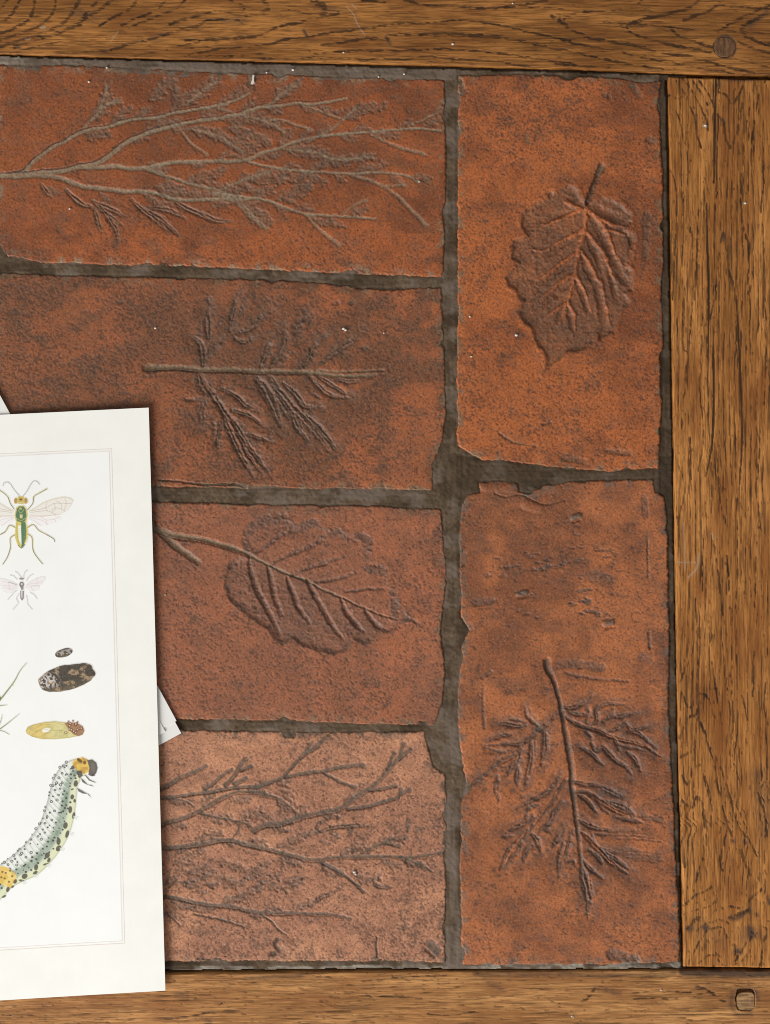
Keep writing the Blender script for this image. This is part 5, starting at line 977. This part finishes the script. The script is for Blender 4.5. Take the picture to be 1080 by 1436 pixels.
def cocoon(cx, cy, rx, ry, rot, seed, big):
    k = Ink(cx - rx - 5, cy - rx * .6 - ry - 3, cx + rx + 5, cy + rx * .6 + ry + 3, .4)
    dx, dy = k.X - cx, k.Y - cy; co, si = math.cos(rot), math.sin(rot)
    u = (dx * co + dy * si) / rx; v = (-dx * si + dy * co) / ry
    e = np.abs(u) ** 2.3 + np.abs(v) ** 2.1 + .22 * (vn(k.X / 7, k.Y / 7, seed) - .5)
    m = sst(1.06, .92, e)
    base = np.empty((*k.X.shape, 3)); base[:] = lin((84, 76, 66))
    n1 = fbm(k.X / (9 if big else 3.5), k.Y / (7 if big else 3), seed + 3, 3); tan = sst(.5, .64, n1)
    def bl(b_, mm, c): return b_ * (1 - mm[..., None]) + lin(c) * mm[..., None]
    base = bl(base, tan * (.85 if big else .25), (170, 144, 114)); base = bl(base, sst(.35, .9, v) * .35, (150, 134, 104)); base = bl(base, sst(.55, .7, vn(k.X / 1.6, k.Y / 1.6, seed + 7)) * .5, (58, 52, 46))
    w = sst(.48, .6, vn(k.X / 2.0, k.Y / 2.0, seed + 9)) * (sst(-.15, -.6, u) * sst(-.9, -.3, v) * sst(.7, .2, v) if big else sst(.9, .3, np.abs(v)))
    base = bl(base, w * (.7 if big else .4), (222, 216, 212)); base = bl(base, sst(.8, 1.0, e) * .5, (92, 76, 66))
    k.put(m, base)
    k.done("printed_cocoon", "lumpy brown cocoon drawn life size" if big else "tiny grey cocoon drawn above the brown one")
cocoon(95, 949.6, 40.5, 17.8, -.235, 13, True)
cocoon(91, 915, 12.6, 5.9, -.28, 44, False)
def pupa():
    k = Ink(33, 1006, 124, 1042, .4)
    z = lambda p: Z(0, 890, 7.2, p)
    body = z([(268, 965), (285, 930), (340, 905), (450, 880), (560, 868), (650, 880), (720, 885), (790, 895), (840, 920), (860, 965), (840, 1005), (790, 1020), (700, 1038), (560, 1052), (430, 1050), (330, 1025), (280, 995)])
    sd = k.poly(body, (214, 204, 146))
    gx = sst(80, 60, k.X); mk = sst(-.4, .4, sd)
    k.put(mk * gx * .55, (226, 188, 96)); k.put(mk * sst(.45, .7, fbm(k.X / 6, k.Y / 4, 5, 2)) * .5, (178, 172, 112)); k.put(mk * sst(2.4, .2, sd) * .55, (176, 158, 92))
    k.poly(z([(430, 950), (480, 935), (520, 945), (500, 975), (440, 985)]), (240, 236, 226), .9)
    for p in ([(300, 925), (420, 890), (560, 885), (640, 905)], [(310, 945), (420, 910), (540, 905), (600, 930)], [(330, 1010), (420, 950), (520, 960), (640, 955)], [(400, 1030), (470, 1000), (510, 965)], [(300, 985), (340, 950), (400, 930)], [(350, 1010), (390, 970), (440, 950)], [(520, 960), (640, 965), (700, 985)]): k.line(z(p), .6, (158, 140, 76), .8)
    for t in range(7): k.line(z([(560 + t * 22, 965), (566 + t * 22, 1040)]), .5, (176, 166, 108), .6)
    k.poly(z([(655, 885), (740, 880), (790, 885), (845, 920), (862, 965), (842, 1005), (800, 1022), (745, 1000), (700, 950)]), (152, 106, 82), .85)
    rg = random.Random(3)
    for t in range(13):
        a = z([(rg.uniform(670, 830), rg.uniform(890, 1000))])[0]; k.ell(a[0], a[1], 1.9, 1.9, (112, 74, 56), .9, ring=.8); k.ell(a[0] - .4, a[1] - .4, .8, .8, (226, 208, 190), .8)
    for x, y in ((700, 872), (745, 866), (790, 878), (690, 890)): a = z([(x, y)])[0]; k.ell(a[0], a[1], 1.6, 1.4, (140, 98, 76), .9)
    k.done("printed_pupa", "yellow pupa with a red brown beaded end")
pupa()
def grass():
    k = Ink(-20, 926, 42, 1034)
    z = lambda p: Z(0, 890, 7.2, p)
    for p, w in (([(275, 280), (210, 360), (150, 470), (60, 590), (-60, 740)], (.7, 2.8)), ([(75, 705), (30, 710), (-80, 730)], (.6, 2.0)), ([(200, 795), (110, 870), (10, 945), (-100, 1010)], (.5, 2.6)), ([(30, 805), (10, 880), (-30, 960)], (.5, 2.0)), ([(100, 1003), (40, 970), (-60, 950)], (.9, 1.6)), ([(-10, 610), (10, 640), (-40, 700)], (3, 3))):
        k.line(z(p), w, (138, 148, 92), .95); k.line([(x + .5, y + .4) for x, y in z(p)], (w[0] * .4, w[1] * .4), (92, 108, 66), .8)
    k.ell(18.5, 959.5, 1.6, 2.2, (176, 178, 128), .8)
    k.done("printed_grass", "thin green blades of grass")
grass()
def caterpillar():
    k = Ink(-50, 1056, 142, 1290)
    z = lambda p: Z(0, 1050, 6.527, p)
    left = [(700, 85), (640, 105), (580, 145), (540, 190), (500, 260), (475, 330), (440, 470), (400, 600), (345, 720), (230, 870), (100, 985), (0, 1060), (-120, 1170), (-260, 1330)]
    right = [(800, 240), (755, 250), (735, 300), (715, 350), (705, 470), (685, 620), (635, 790), (560, 920), (465, 1040), (345, 1150), (215, 1210), (125, 1260), (20, 1365), (-120, 1500)]
    lp, _ = catmull(z(left), .5); rp, _ = catmull(z(right), .5)
    body = z(left) + z(right)[::-1]
    lp_, rp_ = np.array(catmull(z(left), 3)[0]), np.array(catmull(z(right), 3)[0])
    sd = k.poly([tuple(p) for p in lp_] + [tuple(p) for p in rp_[::-1]], (222, 224, 216))
    def dist(P):
        d2 = np.full(k.X.shape, 1e9)
        for px, py in P: d2 = np.minimum(d2, (k.X - px) ** 2 + (k.Y - py) ** 2)
        return np.sqrt(d2)
    dl, dr = dist(lp_), dist(rp_); t = dl / (dl + dr + 1e-6); mk = sst(-.4, .4, sd)
    k.put(mk * sst(.38, .52, t) * sst(.86, .7, t) * .85, (152, 166, 146)); k.put(mk * sst(.70, .84, t) * .9, (216, 219, 178)); k.put(mk * sst(.14, .02, t) * .7, (186, 188, 182)); k.put(mk * sst(.5, .62, t) * sst(.74, .64, t) * sst(.45, .65, vn(k.X / 9, k.Y / 9, 3)) * .7, (120, 140, 118))
    n = 33
    L = np.array(catmull(z(left), .4)[0]); Rr = np.array(catmull(z(right), .4)[0])
    rg = random.Random(9)
    def at(f, q):
        a = L[int(f * (len(L) - 1))]; b = Rr[int(f * (len(Rr) - 1))]; return a * (1 - q) + b * q
    for i in range(n):
        f = .06 + .92 * i / n
        a, m, b = at(f, .05), at(f + .006, .35), at(f, .62)
        k.line([tuple(a), tuple(m), tuple(b)], .55, (112, 114, 108), .8)
        k.line([tuple(at(f + .012, .1)), tuple(at(f + .018, .35)), tuple(at(f + .012, .5))], .8, (246, 247, 244), .8)
        for q in (.02, .15, .32, .5, .62, .76):
            if rg.random() < .86:
                p = at(min(.99, max(0, f + rg.uniform(-.012, .012))), q + rg.uniform(-.04, .04))
                r = rg.uniform(1.0, 1.75)
                k.ell(p[0], p[1], r, r * .9, (72, 70, 66), .95, ring=1.1 if (q < .4 and rg.random() < .5) else None)
    k.put(mk * sst(2.2, .4, sd) * .5, (150, 150, 138))
    dark = (92, 86, 78)
    for x, y, rx, ry, ro in ((700, 312, 3, 4.6, .2), (668, 435, 2.6, 3.6, .2), (650, 552, 2.7, 5, .1), (606, 696, 3.2, 4.8, .2), (543, 842, 3, 5, .1), (440, 970, 3.4, 4.4, .5), (338, 1078, 2.8, 4.4, .2), (233, 1160, 4.4, 3.6, -.6), (145, 1205, 2.8, 3.6, .2), (80, 1280, 2.4, 4, .3), (690, 470, 1.8, 2.6, 0), (682, 605, 2.2, 4.8, .2), (622, 775, 2.4, 5.6, .3), (543, 905, 3.4, 4.6, .6), (455, 1012, 2.2, 3.6, .4), (425, 1050, 4, 1.4, -.3), (330, 1128, 3.8, 2.2, -.6), (205, 1200, 4, 1.6, .2), (120, 1256, 3, 1.6, -.4), (45, 1345, 3.4, 1.5, -.5), (720, 215, 2, 3, .2), (690, 240, 2, 1.4, .4), (675, 165, 2.6, 3.2, .6)):
        a = z([(x, y)])[0]; k.ell(a[0], a[1], rx, ry, dark, .95, ro)
    for x, y in ((710, 622), (672, 770), (585, 912), (462, 1060), (345, 1155), (240, 1215)):
        a = z([(x, y)])[0]; k.poly([(a[0] - 5, a[1] - 2.4), (a[0] + 1.5, a[1] - .4), (a[0] - .4, a[1] + 3.2), (a[0] - 4, a[1] + 2.5)], (214, 218, 206), .8)
    sdb = k.poly(z([(-60, 1120), (0, 1065), (70, 1075), (140, 1130), (165, 1165), (130, 1210), (110, 1265), (40, 1245), (-20, 1200)]), (222, 184, 88), .92)
    k.put(sst(-.4, .4, sdb) * sst(.5, .7, vn(k.X / 6, k.Y / 6, 21)) * .5, (240, 222, 150))
    for x, y in ((60, 1130), (120, 1160), (90, 1210), (30, 1120), (50, 1180), (100, 1110), (145, 1205), (20, 1170)): a = z([(x, y)])[0]; k.ell(a[0], a[1], 1.7, 1.5, (110, 88, 52), .85)
    sdh = k.poly(z([(665, 125), (700, 85), (760, 70), (815, 95), (835, 150), (820, 210), (765, 225), (720, 195), (690, 165)]), (222, 184, 84), .95)
    k.put(sst(-.4, .4, sdh) * sst(.45, .7, vn(k.X / 4, k.Y / 4, 27)) * .6, (170, 128, 66))
    a = z([(735, 102)])[0]; k.ell(a[0], a[1], 2.2, 4.4, (92, 76, 50), .9, -.9); a = z([(782, 122)])[0]; k.ell(a[0], a[1], 2.2, 2.6, (110, 82, 46), .9)
    k.poly(z([(720, 195), (755, 195), (765, 240), (735, 265), (720, 250)]), dark, .95)
    k.poly(z([(805, 100), (850, 90), (890, 120), (902, 170), (888, 220), (850, 248), (815, 235), (825, 170)]), (104, 98, 90)); k.ell(*z([(858, 165)])[0], 3.4, 7, (122, 116, 106), .6, -.1); a = z([(862, 235)])[0]; k.ell(a[0], a[1], 2.4, 1.6, (82, 74, 66), .9)
    for p in ([(745, 260), (775, 280), (810, 320), (845, 325), (865, 342), (800, 322), (760, 300)], [(780, 235), (800, 240), (830, 275), (885, 300), (878, 306), (820, 285)], [(710, 350), (750, 370), (800, 400), (825, 412), (840, 440), (805, 408), (765, 405), (725, 385)]): k.poly(z(p), (104, 96, 88), .95)
    k.done("printed_caterpillar", "spotted grey green caterpillar with yellow collar and dark head")
caterpillar()

# ------------------------------------------------------------------ crumbs
cr = plain("white plaster crumb", (214, 206, 196), .8, .05)
def chip(name, pts, z0, z1):
    n = len(pts)
    v = [(*W(x, y), z0) for x, y in pts] + [(*W(x, y), z1) for x, y in pts]
    f = [tuple(range(2 * n - 1, n - 1, -1)), tuple(range(n))] + [((i + 1) % n, i, n + i, n + (i + 1) % n) for i in range(n)]
    o = poly_mesh(name, v, f, cr)
    return o
fl = chip("plaster_flake", [(354.5, 105.5), (357, 106), (356.3, 113), (357.2, 117), (354, 119), (351.8, 117.5), (353.6, 113)], .0003, .0013)
set_props(fl, "long white plaster flake stuck by the upper rim of the red brown tile", "flake")
v = []; f = []
rg = random.Random(4)
for x, y, r in ((482, 461, 2.6), (485, 463, 2.2), (538.5, 467, 1.3), (724, 470, 2.6), (659, 444, 1.8), (661, 500, 1.8), (497, 1223, 2.6), (499, 1226, 1.8), (150, 95, 1.6), (411, 98, 2.2), (374, 102, 1.6), (125, 115, 2.0), (98, 293, 1.8), (635, 62, 2.2), (719, 5, 1.6), (482, 74, 1.6), (531, 108, 1.4), (588, 255, 1.4), (567, 104, 1.6), (989, 176, 2.2), (1045, 285, 2.0), (802, 1425, 1.6), (927, 1388, 1.4), (218, 460, 1.8), (232, 834, 1.4)):
    n = 6; b = len(v); k0 = rg.random() * 6; z0 = -.0002
    for kk, (sc, zz) in enumerate(((1, z0), (.9, .0007), (.4, .0011))):
        for i in range(n):
            t = k0 + 2 * math.pi * i / n; q = r * sc * rg.uniform(.75, 1.15)
            v.append((*W(x + q * math.cos(t), y + q * .8 * math.sin(t)), zz))
    for kk in range(2):
        for i in range(n): f.append((b + kk * n + (i + 1) % n, b + kk * n + i, b + (kk + 1) * n + i, b + (kk + 1) * n + (i + 1) % n))
    f.append(tuple(b + 2 * n + n - 1 - i for i in range(n)))
crumbs = poly_mesh("plaster_crumbs", v, f, cr)
set_props(crumbs, "tiny white plaster crumbs scattered over the tiles and rails", "crumbs", None, "stuff")
